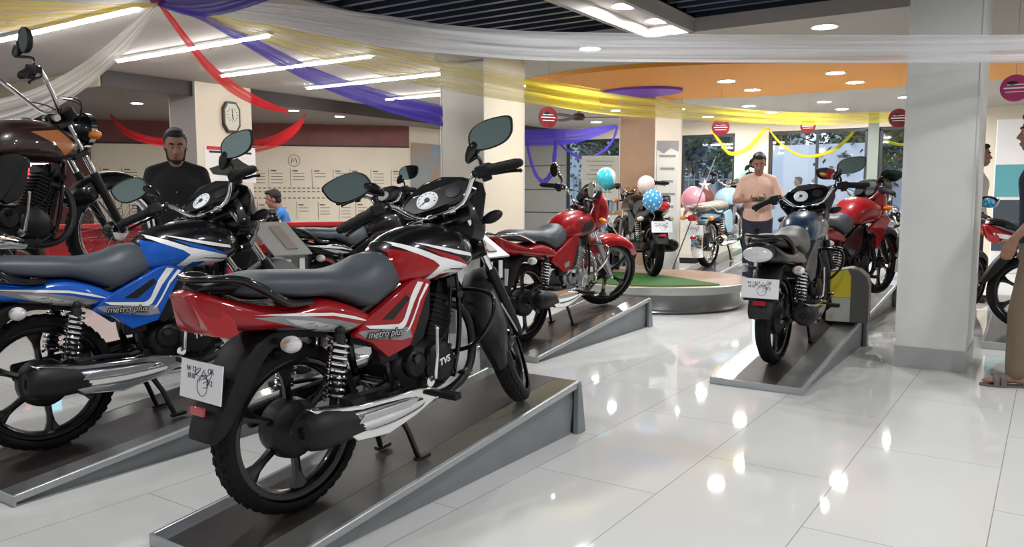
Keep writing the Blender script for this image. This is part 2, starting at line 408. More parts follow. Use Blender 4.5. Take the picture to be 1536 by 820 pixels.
    mb.lathe([(.0,.0),(.0,.055),(.02,.055),(.03,.045),(.032,0)], (.61,-.10,.40), (0,-1,0), 24)
    for k in range(8):
        a = 2*PI*k/8; mb.cyl((.745+.082*math.sin(a),-.12,.372+.082*math.cos(a)), (.745+.082*math.sin(a),-.137,.372+.082*math.cos(a)), .008, 8)
    eng = mb.build('engine', em, root, 40)
    if g['brand'] and HD:
        t_ = MB(); put_text(t_, g['brand'], .038, V(.755,-.1405,.378), V(1,0,.12), V(-.12,0,1), 0, shear=.2, bold=.001); t_.build('lettering', white_film, eng, 0)
    mb = MB(); ax = V(.42,0,.90).normalized(); b0 = V(.80,0,.44)
    for k in range(9):
        p = b0+ax*(.02+k*.02); Rm = Matrix((ax.cross(V(0,1,0)), V(0,1,0), ax)).transposed()
        mb.box(p, (.13,.125,.005), R=Rm)
    mb.box(b0+ax*.10, (.10,.10,.20), R=Rm); mb.box(b0+ax*.225, (.12,.11,.05), R=Rm)
    mb.build('cylinder_head', em if g['engine'] == 'black' else steel, root, 30, bevel=.002)
    if not classic:
        for s in (-1, 1):
            ol = [(.60,.47),(.665,.50),(.715,.58),(.735,.70),(.70,.705),(.62,.66),(.56,.56),(.565,.50)]
            mb = MB().prism(ol if s > 0 else ol[::-1], lambda x,z: V(x, s*.085, z), lambda x,z: V(x, s*(.128-.10*max(0,x-.66)), z)); mb.build('air_filter_cover', black_plastic, root, 30, bevel=.010, seg=3)
        mb = MB()
        for s in (-1, 1): mb.tube(spline([(.985,s*.03,.70),(.93,s*.085,.55),(.90,s*.09,.40),(.86,s*.08,.27)], 4), .011, 8); mb.cyl((.93,s*.02,.62),(.93,s*.10,.62),.02,10)
        mb.cyl((.60,-.125,.43),(.60,-.145,.43),.018,12); mb.box((.90,-.055,.66),(.05,.05,.07)); mb.tube(spline([(.72,-.11,.44),(.80,-.13,.50),(.86,-.10,.60),(.92,-.06,.70)],4),.006,6); mb.build('front_stays', black_paint, root)
    # carburettor and air box
    mb = MB(); mb.cyl((.60,0,.56), (.74,0,.56), .03, 16); mb.box((.52,0,.585), (.13,.17,.17)); mb.cyl((.66,-.03,.50), (.66,-.03,.60), .025, 14)
    mb.box((.47,-.10,.50),(.10,.05,.10)); mb.build('air_box', black_plastic, root, 40, bevel=.01)
    # exhaust
    hp = spline([(.88,-.04,.585),(.955,-.07,.55),(.975,-.10,.46),(.945,-.12,.34),(.86,-.135,.27),(.74,-.145,.25),(.62,-.16,.27)], 6)
    ex = MB().tube(hp, .0185, 14).build('exhaust_pipe', engine_black if g['engine'] == 'black' else chrome, root)
    mm = [(.66,.024,.262,-.155),(.58,.036,.28,-.165),(.50,.05,.295,-.178),(.35,.060,.308,-.190),(.15,.064,.335,-.20),(.02,.066,.355,-.205)]
    ro = resample([(x,z,y,r) for x,r,z,y in mm], 24)
    mcol = chrome if g['muffler'] != 'black' else black_plastic
    MB().tube([V(x,y,z) for x,z,y,r in ro], [r for *_,r in ro], 24).build('muffler', mcol, root)
    if g['muffler'] == 'shield':
        mb = MB(); ol = [(.17,.262),(.34,.225),(.50,.240),(.60,.262),(.67,.285),(.60,.322),(.50,.350),(.36,.366),(.20,.388),(.06,.418),(-.01,.438),(.03,.400),(.10,.335)]
        mb.prism(ol, lambda x,z: V(x,-.222+.09*max(0,x-.25)-.3*abs(z-.32)*.5*-1+.0,z), lambda x,z: V(x,-.264+.12*max(0,x-.25)+.28*abs(z-.325),z))
        mb.build('heat_shield', chrome, root, 30, bevel=.006, seg=3)
        mb = MB(); ol = [(.17,.33),(.44,.300),(.50,.312),(.47,.325),(.20,.355)]
        mb.prism(ol, lambda x,z: V(x,-.250+.12*max(0,x-.25),z), lambda x,z: V(x,-.268+.12*max(0,x-.25),z)); mb.build('shield_badge', steel, root, 30, bevel=.003)
    c0 = V(.10,-.204,.340); c1 = V(-.035,-.212,.362)
    mb = MB().lathe([(-.12,.060),(0,.070),(.06,.073),(.10,.068),(.125,.056),(.135,.046),(.135,.022),(.12,.018),(.12,0)], c0, c1-c0, 28)
    mb.build('muffler_end', black_plastic if g['muffler'] != 'chrome' else chrome, root)
    # controls low down
    for s in (-1, 1):
        mb = MB().cyl((.655,s*.13,.275), (.655,s*.22,.275), .012, 10)
        mb.box((.655,s*.245,.278), (.038,.095,.026)); mb.build('footpeg', grip_rubber, root, bevel=.004)
        mb = MB().box((.20,s*.205,.40) , (.06,.075,.024))
        mb.tube([(.42,s*.12,.36),(.30,s*.165,.39),(.20,s*.185,.40)], .010, 8); mb.build('pillion_footpeg', grip_rubber, root, bevel=.004)
    mb = MB().tube(spline([(.60,-.15,.25),(.70,-.17,.255),(.76,-.185,.285),(.80,-.195,.315)], 4), .0075, 8); mb.box((.81,-.20,.325), (.05,.035,.012)); mb.build('brake_pedal', black_paint, root)
    mb = MB().tube(spline([(.62,.14,.30),(.72,.17,.28),(.80,.18,.30)], 4), .006, 8); mb.cyl((.80,.18,.30),(.80,.22,.30), .009, 10); mb.build('gear_lever', black_paint, root)
    if g['kick']:
        mb = MB().tube([(.645,-.145,.325),(.655,-.175,.34),(.672,-.18,.43),(.69,-.175,.535)], [.011,.010,.0085,.0085], 10); mb.ball((.69,-.175,.535), .0105, 10); mb.lathe([(0,0),(0,.022),(.03,.022),(.03,0)], (.645,-.13,.325), (0,-1,0), 16)
        mb.build('kick_starter', chrome, root)
    mb = MB()
    for s in (-1,1): mb.tube([(.50,s*.09,.25),(.55,s*.10,.14),(.585,s*.11,.012)], [.013,.012,.012], 10)
    mb.tube([(.50,-.09,.25),(.50,.09,.25)], .013, 10); mb.box((.60,-.115,.012), (.07,.03,.014)); mb.box((.60,.115,.012), (.07,.03,.014))
    mb.build('centre_stand', black_paint, root)
    MB().box((.30,.13,.345), (.62,.035,.085)).build('chain_case', black_plastic, root, bevel=.03, seg=4)
    # --- grab rail
    if g['grab'] == 'black':
        mb = MB()
        for s in (-1, 1):
            pts = spline([(.135,s*.125,.762),(.03,s*.137,.785),(-.05,s*.135,.845),(-.12,s*.115,.89),(-.20,s*.085,.905),(-.225,s*.03,.905),(-.225,0,.905)], 5)
            mb.tube(pts, [.014+.006*math.sin(PI*min(1,i/20)) for i in range(len(pts))], 12, flat=.75)
        mb.build('grab_rail', black_paint, root); MB().loft([(-.235,.862,.875,.04),(-.20,.86,.895,.07),(-.13,.845,.90,.085),(-.07,.835,.88,.08)], 12, 20).build('tail_cap', black_plastic, root)
    else:
        mb = MB()
        zz = .78 if classic else .87
        mb.tube(spline([(.10,-.13,zz-.09),(-.10,-.14,zz),(-.26,-.12,zz+.02),(-.30,0,zz+.02),(-.26,.12,zz+.02),(-.10,.14,zz),(.10,.13,zz-.09)], 6), .011, 10)
        mb.build('grab_rail', chrome, root)
    # --- rear indicators
    for s in (-1, 1):
        mb = MB().cyl((.0 if not classic else -.24, s*.06, .655), (.0 if not classic else -.24, s*.15, .655), .011, 10); st = mb.build('rear_indicator', black_plastic, root)
        MB().ball((-.005 if not classic else -.24, s*.178, .655), (.034,.040,.029), 16).build('lens', lens_clear if not classic else lens_amber, st)
    # ================= front end, turned with the steering
    f = lambda t, y, dx=0.: V(.985+.325*t+dx, y, .93-.625*t+dx*.52)
    for s in (-1, 1):
        leg = MB(St).tube([f(-.02,s*.088), f(.50,s*.088)], .0165, 14).build('fork_tube', chrome, root)
        MB(St).tube([f(.44,s*.088), f(.46,s*.088), f(.9,s*.088), f(1.0,s*.088)], [.021,.026,.024,.020], 14).build('fork_leg', engine_black if g['engine'] == 'black' else engine_silver, root)
    mb = MB(St); Rf = Matrix((V(.887,0,.462), V(0,1,0), V(-.462,0,.887))).transposed()
    mb.box(f(.0,0,-.02), (.09,.23,.028), R=Rf); mb.build('fork_clamp', black_paint, root, bevel=.006)
    MB(St).box(f(.26,0,-.02), (.10,.23,.035), R=Rf).build('fork_clamp', black_paint, root, bevel=.006); MB(St).cyl(V(1.31,-.12,.305), V(1.31,.12,.305), .010, 10).build('axle', steel, root)
    MB(St).lathe([(-.035,0),(-.035,.05),(-.02,.062),(.03,.062),(.04,.05),(.04,0)], (1.31,0,.305), (0,1,0), 24).build('brake_drum', engine_black, root)
    # front mudguard
    mb = MB(St); R0 = .325 if not classic else .33; w = .066; vs = []; a0, a1 = (-62, 101) if not classic else (-50, 100); n = 30
    if g['front'] == 'cowl': a0, a1 = -60, 75
    if g['front'] == 'old': a0, a1 = -35, 62
    prof = [(-1,-.045),(-.96,-.005),(-.72,.016),(0,.024),(.72,.016),(.96,-.005),(1,-.045),(.92,-.045),(.7,.008),(0,.016),(-.7,.008),(-.92,-.045)]
    for i in range(n+1):
        t = i/n; a = rad(-(a0+(a1-a0)*t)); ww = w*(1+.18*math.sin(PI*t)) * (.45+.55*min(1,t*6)) * (1 if t < .8 else 1-.5*(t-.8)/.2)
        rr = R0+.012*math.sin(PI*t)
        for (py, pr) in prof: r = rr+pr*(1+.9*t*t+(1.3*t if pr < -.02 and g['front'] == 'visor' else 0)); vs.append(V(1.31+math.sin(a)*r, py*ww, .305+math.cos(a)*r))
    k = len(prof)
    mb.add(vs, [(i*k+j, i*k+(j+1)%k, (i+1)*k+(j+1)%k, (i+1)*k+j) for i in range(n) for j in range(k)]+[tuple(range(k))[::-1], tuple(n*k+j for j in range(k))])
    mb.build('front_mudguard', g['fender'], root, 50)
    for s in (-1, 1): MB(St).tube([V(1.30,s*.09,.30), V(1.16,s*.075,.49)], .006, 8).build('mudguard_stay', steel, root)
    # handlebar
    mb = MB(St); hb = [(.79,-.385,1.035),(.88,-.235,1.06),(.92,-.185,1.055),(.945,-.135,1.0),(.945,-.08,.96),(.945,0,.952),(.945,.08,.96),(.945,.135,1.0),(.92,.185,1.055),(.88,.235,1.06),(.79,.385,1.035)]
    if g['front'] == 'old': hb = [(.60,-.37,1.13),(.68,-.31,1.17),(.76,-.25,1.18),(.93,-.10,1.0),(.95,0,.985),(.93,.10,1.0),(.76,.25,1.18),(.68,.31,1.17),(.60,.37,1.13)]
    pts = spline(hb, 6); mb.tube(pts, .0115, 12); [mb.cyl((.945,y-.012,.952),(.945,y+.012,.952),.02,12) for y in (-.05,.05)]; bar = mb.build('handlebar', chrome, root)
    for s in (-1, 1):
        gp = [Vector(hb[0]) if s < 0 else Vector(hb[-1]), Vector(hb[1]) if s < 0 else Vector(hb[-2])]
        d = gp[1]-gp[0]
        mb = MB(St); q = [gp[0]+d*t for t in (-.03,.0,.02,.1,.2,.3,.4,.5,.6,.7,.78,.8)]; mb.tube(q, [.015,.020]+[.0205,.0215]*4+[.027,.024], 14)
        mb.ball(gp[0]-d*.05, .018, 12); mb.build('grip', grip_rubber, bar)
        mb = MB(St); mb.box(gp[0]+d*.97, (.05,.06,.052), R=Matrix.Rotation(.45*s,3,'Z')); mb.box(gp[0]+d*1.08+V(.022,0,0), (.03,.075,.032)); mb.box(gp[0]+d*.95+V(.0,0,-.03), (.035,.04,.03)); mb.build('switch_housing', black_plastic, bar, bevel=.008, seg=3)
        lv = spline([gp[0]+d*1.05+V(.05,0,-.012), gp[0]+d*.7+V(.065,0,-.018), gp[0]+d*.3+V(.05,0,-.022), gp[0]+V(.038,0,-.03)], 4)
        mb = MB(St); mb.tube(lv, .0058, 8, flat=1.3); mb.ball(lv[-1], .009, 10); mb.build('lever', steel if g['engine'] != 'black' else black_paint, bar)
        # mirror
        if g['mirrors'] and s in g['msides']:
            c = V(.86, s*.315, 1.185) if g['front'] != 'old' else V(.64, s*.34, 1.31); st = [gp[0]+d*1.0+V(.01,0,.01), gp[0]+d*1.0+V(.012,0,.06), c+V(.012,-s*.125,-.07), c+V(.012,-s*.10,-.042), c+V(.012,-s*.06,-.018)]
            mr = MB(St).tube(spline(st, 5), [.0075]*10+[.0085,.011,.015,.020,.024,.027,.030,.030,.029,.028,.024], 12, flat=.6).build('mirror', black_paint, bar)
            un = Matrix((V(0,s,0).lerp(V(-.25,s*1,.0),.5).normalized(), V(0,0,1), V(0,s,0).cross(V(0,0,1)))).transposed()
            ol = [(-.082,-.022),(-.078,.008),(-.055,.034),(-.015,.050),(.03,.056),(.07,.056),(.088,.048),(.090,.03),(.082,-.004),(.055,-.030),(.01,-.044),(-.035,-.048),(-.068,-.042)]
            if g['mirrors'] == 'round': ol = [(.055*math.cos(2*PI*k/20), .055*math.sin(2*PI*k/20)) for k in range(20)]
            ol = [(p.x, p.y) for p in spline([(x,y,0) for x,y in ol]+[(*ol[0],0)], 3)][:-1]
            Rz = Matrix.Rotation(rad(12), 2); ux = V(-.10*1, s*1., .0).normalized(); uz = V(0,0,1)
            nn = V(-1,-s*.10,.06).normalized()
            P = lambda a, b, dd: c+ux*(a*.982+b*.19)*1.12+uz*(-a*.19+b*.982)*1.18+nn*dd
            mb = MB(St); N_ = len(ol); vs = []
            for sc_, dd in ((.93,.0125),(1.,.010),(1.02,.0),(.9,-.016),(.6,-.026),(.05,-.03)): vs += [P(a*sc_, b*sc_, dd) for a, b in ol]
            order = 1 if s > 0 else -1
            fs = [(i*N_+k, i*N_+(k+1)%N_, (i+1)*N_+(k+1)%N_, (i+1)*N_+k)[::order] for i in range(5) for k in range(N_)]; mb.add(vs, fs)
            mb.build('mirror_housing', g['mirror_m'] or black_plastic, mr)
            mb = MB(St); mb.add([P(a*.94, b*.92, .0105) for a, b in ol], [tuple(range(N_))[::-1*order]]); mb.build('mirror_glass', mirror_glass, mr, 0)
    # cables
    mb = MB(St)
    for s, k in ((-1,0),(-1,1),(1,0)):
        mb.tube(spline([(.90,s*.20,1.05+.01*k),(1.02,s*.16,1.03+.02*k),(1.06,s*.08,.96),(1.03,s*.04,.86-.03*k),(1.0,s*.03,.76)], 6), .0038, 6)
    mb.build('cables', black_plastic, root)
    # head
    if g['front'] == 'visor':
        mb = MB(St)
        # cowl around the lamp
        A = Matrix.Identity(4)
        mb.loft([(1.0,.80,1.02,.11,.92,3.),(1.05,.765,1.075,.145,.93,3.),(1.10,.76,1.09,.15,.93,2.8),(1.16,.775,1.06,.135,.92,2.6),(1.20,.81,.99,.10,.90,2.4),(1.215,.85,.94,.06,.89,2.2)], 24, 32)
        fr = mb.build('headlamp_cowl', g['wrap'] or black_paint, root, 50)
        mb = MB(St)      # screen lip behind the dials
        ol = [(-.15,.88),(-.20,.97),(-.205,1.02),(-.13,1.075),(-.05,1.105),(.05,1.105),(.13,1.075),(.205,1.02),(.20,.97),(.15,.88),(.10,.84),(-.10,.84)]
        mb.prism(ol, lambda y,z: V(1.03+(z-.95)*-.10, y, z), lambda y,z: V(1.10+(z-.95)*-.45, y*.92, z)); mb.build('visor', g['wrap'] or black_paint, fr, 30, bevel=.008, seg=3)
        MB(St).ball((1.195,0,.90), (.035,.085,.075), 24).build('headlamp_lens', lens_clear, fr)
        # instruments
        mb = MB(St); o_ = V(.985,0,1.025); ax = V(-.72,0,.69).normalized(); ux = V(0,-1,0); uy = ax.cross(ux)
        ov = [(.165*math.cos(a), .075*math.sin(a)-.01*math.cos(2*a)) for a in [2*PI*k/28 for k in range(28)]]
        vs = [o_+ux*a*sc_+uy*b*sc_+ax*dd for sc_, dd in ((.75,-.06),(1.05,-.02),(1.08,.0),(1.0,.012),(.95,.004)) for a, b in ov]
        mb.add(vs, [(i*28+k, i*28+(k+1)%28, (i+1)*28+(k+1)%28, (i+1)*28+k) for i in range(4) for k in range(28)]+[tuple(4*28+k for k in range(28)), tuple(range(28))[::-1]])
        ins = mb.build('instrument_panel', black_paint, root, 40)
        MB(St).lathe([(0,.0),(.0,.050),(.004,.050),(.006,.046),(.006,0)], o_+ux*-.045+ax*.004, ax, 32, m=0).build('speedometer', dial_white, ins)
        mb = MB(St); mb.lathe([(.0,.012),(.004,.012),(.004,0)], o_+ux*-.045+ax*.010, ax, 16)
        for k in range(9):
            a = rad(-120+30*k); p = o_+ux*(-.045+.038*math.sin(a))+uy*(.038*math.cos(a))+ax*.0108; mb.ball(p, .0028, 6)
        mb.tube([o_+ux*-.045+ax*.013, o_+ux*-.07+uy*-.018+ax*.013], .0018, 5); mb.build('needle', ink, ins)
        MB(St).lathe([(0,.0),(.0,.036),(.003,.036),(.004,.032),(.004,0)], o_+ux*.075+ax*.004, ax, 28).build('fuel_gauge', black_plastic, ins)
    elif g['front'] in ('cowl',):
        mb = MB(St); mb.loft([(1.02,.79,1.02,.10,.92,3.),(1.06,.75,1.07,.14,.92,3.),(1.12,.74,1.08,.145,.90,2.8),(1.18,.77,1.02,.12,.88,2.5),(1.215,.82,.93,.07,.87,2.2)], 20, 28)
        fr = mb.build('headlamp_cowl', paint, root, 50)
        MB(St).ball((1.20,0,.88), (.03,.08,.07), 24).build('headlamp_lens', lens_clear, fr)
        mb = MB(St)
        for s in (-1,1): mb.lathe([(-.05,.035),(-.03,.045),(.0,.046),(.006,.040),(.006,0)], (.99,s*.055,1.02), (-.7,0,.7), 24)
        mb.build('instrument_panel', black_plastic, root)
        mb = MB(St).loft([(1.0,1.0,1.06,.10),(1.05,1.02,1.12,.12),(1.10,1.04,1.13,.10),(1.13,1.05,1.09,.06)], 10, 20); mb.build('visor', black_plastic, fr)
    else:
        mb = MB(St); hc = V(1.12,0,.90)
        mb.lathe([(-.13,0),(-.125,.03),(-.09,.065),(-.02,.088),(.02,.092)], hc, (1,0,-.05), 28); fr = mb.build('headlamp_shell', g['wrap'] or black_paint, root)
        MB(St).lathe([(.0,.098),(.035,.098),(.042,.088),(.035,.084),(.0,.084)], hc, (1,0,-.05), 32).build('headlamp_rim', chrome, fr)
        MB(St).ball(hc+V(.02,0,0), (.04,.086,.086), 24).build('headlamp_lens', lens_clear, fr)
        mb = MB(St)
        for s in (-1,1): mb.lathe([(-.06,.02),(-.05,.038),(.0,.040),(.006,.034),(.006,0)], (1.0,s*.05,1.0), (-.6,0,.8), 24)
        mb.build('instrument_panel', chrome if g['engine'] != 'black' else black_plastic, root)
    for s in (-1, 1):
        mb = MB(St).tube([(1.08,s*.08,.86),(1.085,s*.14,.865)], .009, 8)
        ind = mb.build('front_indicator', black_plastic, root); MB(St).ball((1.085,s*.185,.868), (.03,.05,.026), 14, R=Matrix.Rotation(.1*s,3,'X')).build('lens', black_plastic if g['front']=='visor' else lens_amber, ind)
    if g['crash']:
        mb = MB()
        for s in (-1, 1):
            mb.tube(spline([(.975,s*.02,.62),(.99,s*.14,.625),(.985,s*.225,.61),(.965,s*.25,.56),(.94,s*.235,.49),(.92,s*.15,.40),(.90,s*.02,.36)], 6), .0095, 10)
        mb.build('crash_guard', chrome if g['crash'] == 'chrome' else black_paint, root)
    return root

TANK_DEC = [(1, [(0.515,0.832),(0.575,0.872),(0.682,0.835),(0.769,0.785),(0.756,0.77),(0.697,0.735),(0.69,0.712),(0.60,0.712),(.55,.74)]),
  (1, [(0.69,0.863),(0.875,0.792),(0.96,0.741),(0.93,0.739),(0.797,0.80),(0.725,0.843)]), (1, [(0.715,0.718),(0.778,0.741),(0.83,0.733),(0.80,0.712)]),
  (3, [(.80,.708),(.84,.735),(.94,.715),(.95,.708)]),
  (2, [(0.575,0.905),(0.671,0.86),(0.765,0.812),(0.95,0.742),(0.955,0.728),(0.83,0.752),(0.79,0.750),(0.73,0.714),(0.69,0.712),(0.70,0.735),(0.763,0.776),(0.733,0.802),(0.642,0.85),(0.572,0.895)]),
  (2, [(0.773,0.746),(0.818,0.750),(0.96,0.721),(0.95,0.712),(0.816,0.737),(0.778,0.738)]),
  (2, [(0.669,0.88),(0.706,0.872),(0.97,0.79),(0.975,0.775),(0.877,0.802),(0.764,0.842)])]
SIDE_DEC = [(4, [(-0.09,0.758),(0.045,0.738),(0.225,0.68),(0.325,0.638),(0.27,0.618),(0.147,0.655),(0.041,0.702)],'t'),
  (1, [(0.02,0.73),(.12,.70),(0.23,0.655),(0.30,0.635),(0.26,0.622),(0.147,0.655),(0.06,0.70)],'t'),
  (2, [(-0.09,0.768),(0.099,0.732),(0.212,0.708),(0.301,0.675),(0.39,0.63),(0.3,0.664),(0.212,0.697),(0.099,0.721)],'t'),
  (4, [(0.30,0.618),(0.57,0.568),(0.578,0.525),(0.519,0.528),(0.34,0.582)],'s'),
  (2, [(0.647,0.732),(0.682,0.722),(0.61,0.655),(0.568,0.598),(0.550,0.578),(0.527,0.570),(0.365,0.612),(0.345,0.628),(0.515,0.592),(0.535,0.597),(0.549,0.608),(0.596,0.68)],'s'),
  (2, [(0.70,0.715),(0.713,0.705),(0.65,0.655),(0.60,0.59),(0.572,0.56),(0.548,0.552),(0.568,0.568),(0.597,0.60),(0.645,0.665)],'s'),
  (3, [(0.575,0.694),(0.59,0.676),(0.49,0.617),(0.43,0.628)],'s')]
# ---------------------------------------------------------------- view geometry (photo measurements turned into metres)
CAM = V(0,0,1.22); TH = rad(34)
_p = math.atan(117/1200)
FW = V(-math.sin(TH)*math.cos(_p), math.cos(TH)*math.cos(_p), -math.sin(_p)); RT = V(math.cos(TH), math.sin(TH), 0); UP = RT.cross(FW)
def ray(u, v): return FW+RT*((u-768)/1200)-UP*((v-410)/1200)
def at(u, v, d): return CAM+ray(u, v)*d
def onz(u, v, z=0.): r = ray(u, v); return CAM+r*((z-1.22)/r.z)
def ony(u, v, y): r = ray(u, v); return CAM+r*(y/r.y)
def onx(u, v, x): r = ray(u, v); return CAM+r*(x/r.x)
CZ = 2.75
# ---------------------------------------------------------------- setting materials
def floor_mat():
    m = mat('polished floor tile', (.62,.62,.60), .07); nt = m.node_tree; b = nt.nodes['Principled BSDF']
    tc = nt.nodes.new('ShaderNodeTexCoord'); sp = nt.nodes.new('ShaderNodeSeparateXYZ'); cb = nt.nodes.new('ShaderNodeCombineXYZ')
    ax = nt.nodes.new('ShaderNodeMath'); ax.operation = 'ADD'; ax.inputs[1].default_value = -2.97
    ay = nt.nodes.new('ShaderNodeMath'); ay.operation = 'ADD'; ay.inputs[1].default_value = .13
    br = nt.nodes.new('ShaderNodeTexBrick'); br.inputs['Scale'].default_value = 1.; br.inputs['Brick Width'].default_value = 1.16; br.inputs['Row Height'].default_value = .58
    br.inputs['Mortar Size'].default_value = .0022; br.inputs['Mortar Smooth'].default_value = .3; br.inputs['Bias'].default_value = 0
    br.inputs['Color1'].default_value = (.66,.66,.635,1); br.inputs['Color2'].default_value = (.64,.64,.62,1); br.inputs['Mortar'].default_value = (.30,.30,.29,1)
    L = nt.links.new
    L(tc.outputs['Object'], sp.inputs[0]); L(sp.outputs[1], ax.inputs[0]); L(sp.outputs[0], ay.inputs[0]); L(ax.outputs[0], cb.inputs[0]); L(ay.outputs[0], cb.inputs[1]); L(cb.outputs[0], br.inputs['Vector']); L(br.outputs['Color'], b.inputs['Base Color'])
    n = nt.nodes.new('ShaderNodeTexNoise'); n.inputs['Scale'].default_value = 3; r = nt.nodes.new('ShaderNodeMapRange'); r.inputs[3].default_value = .025; r.inputs[4].default_value = .055; b.inputs['Specular IOR Level'].default_value = .2
    L(tc.outputs['Object'], n.inputs['Vector']); L(n.outputs['Fac'], r.inputs[0]); L(r.outputs[0], b.inputs['Roughness']); return m
m_floor = floor_mat()
m_ceil = vary(mat('ceiling paint', (.42,.395,.365), .7), (.39,.365,.335), 2)
m_white = vary(mat('white wall paint', (.78,.78,.76), .45), (.72,.72,.70), 2.5)
m_cream = vary(mat('cream wall paint', (.78,.70,.57), .5), (.74,.66,.53), 2)
m_maroon = vary(mat('maroon wall paint', (.21,.065,.060), .5), (.16,.05,.046), 3)
m_brown = mat('dark brown fascia paint', (.035,.028,.026), .5)
m_dkceil = mat('grey brown soffit paint', (.20,.17,.155), .7)
m_tan = vary(mat('tan pillar front', (.46,.30,.19), .5), (.42,.27,.17), 4)  # tan tone for the front face of one pillar, other faces cream
m_grey = mat('grey aluminium panel', (.38,.39,.38), .4, .2)
m_grey_dk = mat('dark joint', (.05,.05,.05), .6)
m_skirt = mat('grey skirting laminate', (.42,.42,.42), .35)
m_orange = mat('orange ceiling paint', (.72,.30,.04), .6)
m_purple_c = mat('violet ceiling disc paint', (.14,.05,.50), .5)
m_navy = mat('navy recess paint', (.012,.016,.035), .5)
m_frame = mat('dark window frame', (.05,.055,.06), .4, .5)
def glass_mat(name, tint=(.9,.95,.95), gl=.08):
    m = bpy.data.materials.new(name); m.use_nodes = True; nt = m.node_tree; nt.nodes.clear()
    o = nt.nodes.new('ShaderNodeOutputMaterial'); t = nt.nodes.new('ShaderNodeBsdfTransparent'); g = nt.nodes.new('ShaderNodeBsdfGlossy'); x = nt.nodes.new('ShaderNodeMixShader')
    t.inputs[0].default_value = (*tint,1); g.inputs['Roughness'].default_value = .03; x.inputs[0].default_value = gl
    f = nt.nodes.new('ShaderNodeFresnel'); f.inputs[0].default_value = 1.5; a = nt.nodes.new('ShaderNodeMath'); a.operation = 'ADD'; a.inputs[1].default_value = gl
    nt.links.new(f.outputs[0], a.inputs[0]); nt.links.new(a.outputs[0], x.inputs[0])
    nt.links.new(t.outputs[0], x.inputs[1]); nt.links.new(g.outputs[0], x.inputs[2]); nt.links.new(x.outputs[0], o.inputs[0]); return m
m_glass = glass_mat('window glass', (.82,.88,.92), .03); m_acrylic = glass_mat('clear acrylic', (.80,.82,.80), .10)
def struct(name, mb, m, **kw): return tag(mb.build(name, m, **kw), kind='structure')
# ---------------------------------------------------------------- floor, walls, ceiling
X0, X1, Y0, Y1 = -17.0, 5.0, -3.5, 16.3
struct('floor', MB().box(((X0+X1)/2, (Y0+Y1)/2, -.05), (X1-X0+.4, Y1-Y0+.4, .1)), m_floor, smooth=0)
bpy.data.objects['floor'].location = (0,0,0)
holes = [(-5.0,-3.2,2.2,6.87), (-2.7,-.25,2.2,6.87), (-5.0,-3.2,-2.6,1.4), (-2.7,-.25,-2.6,1.4)]
def rect_minus(x0, x1, y0, y1, hs):
    xs = sorted({x0,x1,*[h[0] for h in hs],*[h[1] for h in hs]}); ys = sorted({y0,y1,*[h[2] for h in hs],*[h[3] for h in hs]}); out = []
    for a, b in zip(xs, xs[1:]):
        for c, d in zip(ys, ys[1:]):
            cx, cy = (a+b)/2, (c+d)/2
            if not any(h[0] < cx < h[1] and h[2] < cy < h[3] for h in hs): out.append((a,b,c,d))
    return out
mb = MB()
for a, b, c, d in rect_minus(X0-.2, X1+.2, Y0-.2, Y1+.2, holes): mb.box(((a+b)/2, (c+d)/2, CZ+.05), (b-a, d-c, .1))
mb.box(((X0+X1)/2, (Y0+Y1)/2, 3.3), (X1-X0+.6, Y1-Y0+.6, .1), 1)
for a, b, c, d in holes:
    for q in (((a+b)/2, c-.01, b-a, .02), ((a+b)/2, d+.01, b-a, .02), (a-.01, (c+d)/2, .02, d-c), (b+.01, (c+d)/2, .02, d-c)): mb.box((q[0], q[1], 3.02), (q[2], q[3], .5), 1)
struct('ceiling', mb, [m_ceil, m_navy], smooth=0)
for i, (a, b, c, d) in enumerate(holes):
    mb = MB(); y = c+.08
    while y < d: mb.box(((a+b)/2, y, 2.84), (b-a-.01, .05, .12)); y += .20
    tag(mb.build('ceiling_baffle', mat('navy slat', (.03,.04,.075), .4), smooth=0), ['dark navy slatted ceiling baffle above the red motorcycle', 'dark navy slatted ceiling baffle right of the pair of downlights', 'navy slatted ceiling baffle behind the viewpoint on the left', 'navy slatted ceiling baffle behind the viewpoint on the right'][i], 'ceiling baffle')
mb = MB()
for x in (-3.2,-2.7): mb.box((x+(.03 if x == -3.2 else -.03), 4.5, 2.70), (.05, 4.8, .10))
mb.box((-2.95,6.9,2.70), (5.4,.06,.10)); struct('trim_1', mb, m_ceil, smooth=0)
t = .2
struct('wall_right', MB().box((X1+t/2, (Y0+Y1)/2, 1.65), (t, Y1-Y0, 3.3)), m_white, smooth=0)
struct('wall_front', MB().box(((X0+X1)/2, Y0-t/2, 1.65), (X1-X0, t, 3.3)), m_white, smooth=0)
struct('wall_left', MB().box((X0-t/2, (Y0+Y1)/2, 1.65), (t, Y1-Y0, 3.3)), m_maroon, smooth=0)
# timeline wall stands at an angle across the left corner
P1 = V(-14.42,7.84,0); P2 = V(-10.65,12.14,0); dw = (P2-P1).normalized(); nw = V(dw.y,-dw.x,0)
def wallbox(mb, a, b, z0, z1, th, m=0, off=0.):
    """box along the wall from distance a to b measured from P1, thickness behind the face"""
    pts = [P1+dw*s+nw*(-o) for s in (a,b) for o in (off, off+th)]
    vs = [V(p.x,p.y,z) for z in (z0,z1) for p in pts]
    return mb.add(vs, [(0,2,3,1),(4,5,7,6),(0,1,5,4),(2,6,7,3),(0,4,6,2),(1,3,7,5)], m)
Lw = (P2-P1).length
mb = MB(); wallbox(mb, -3.4, Lw, 0, 2.17, .15, 0); wallbox(mb, -3.4, Lw, 2.17, 2.75, .15, 1); wallbox(mb, 0, Lw, 2.155, 2.185, .02, 2, -.02)
struct('wall_back_left', mb, [m_cream, m_maroon, m_brown], smooth=0)
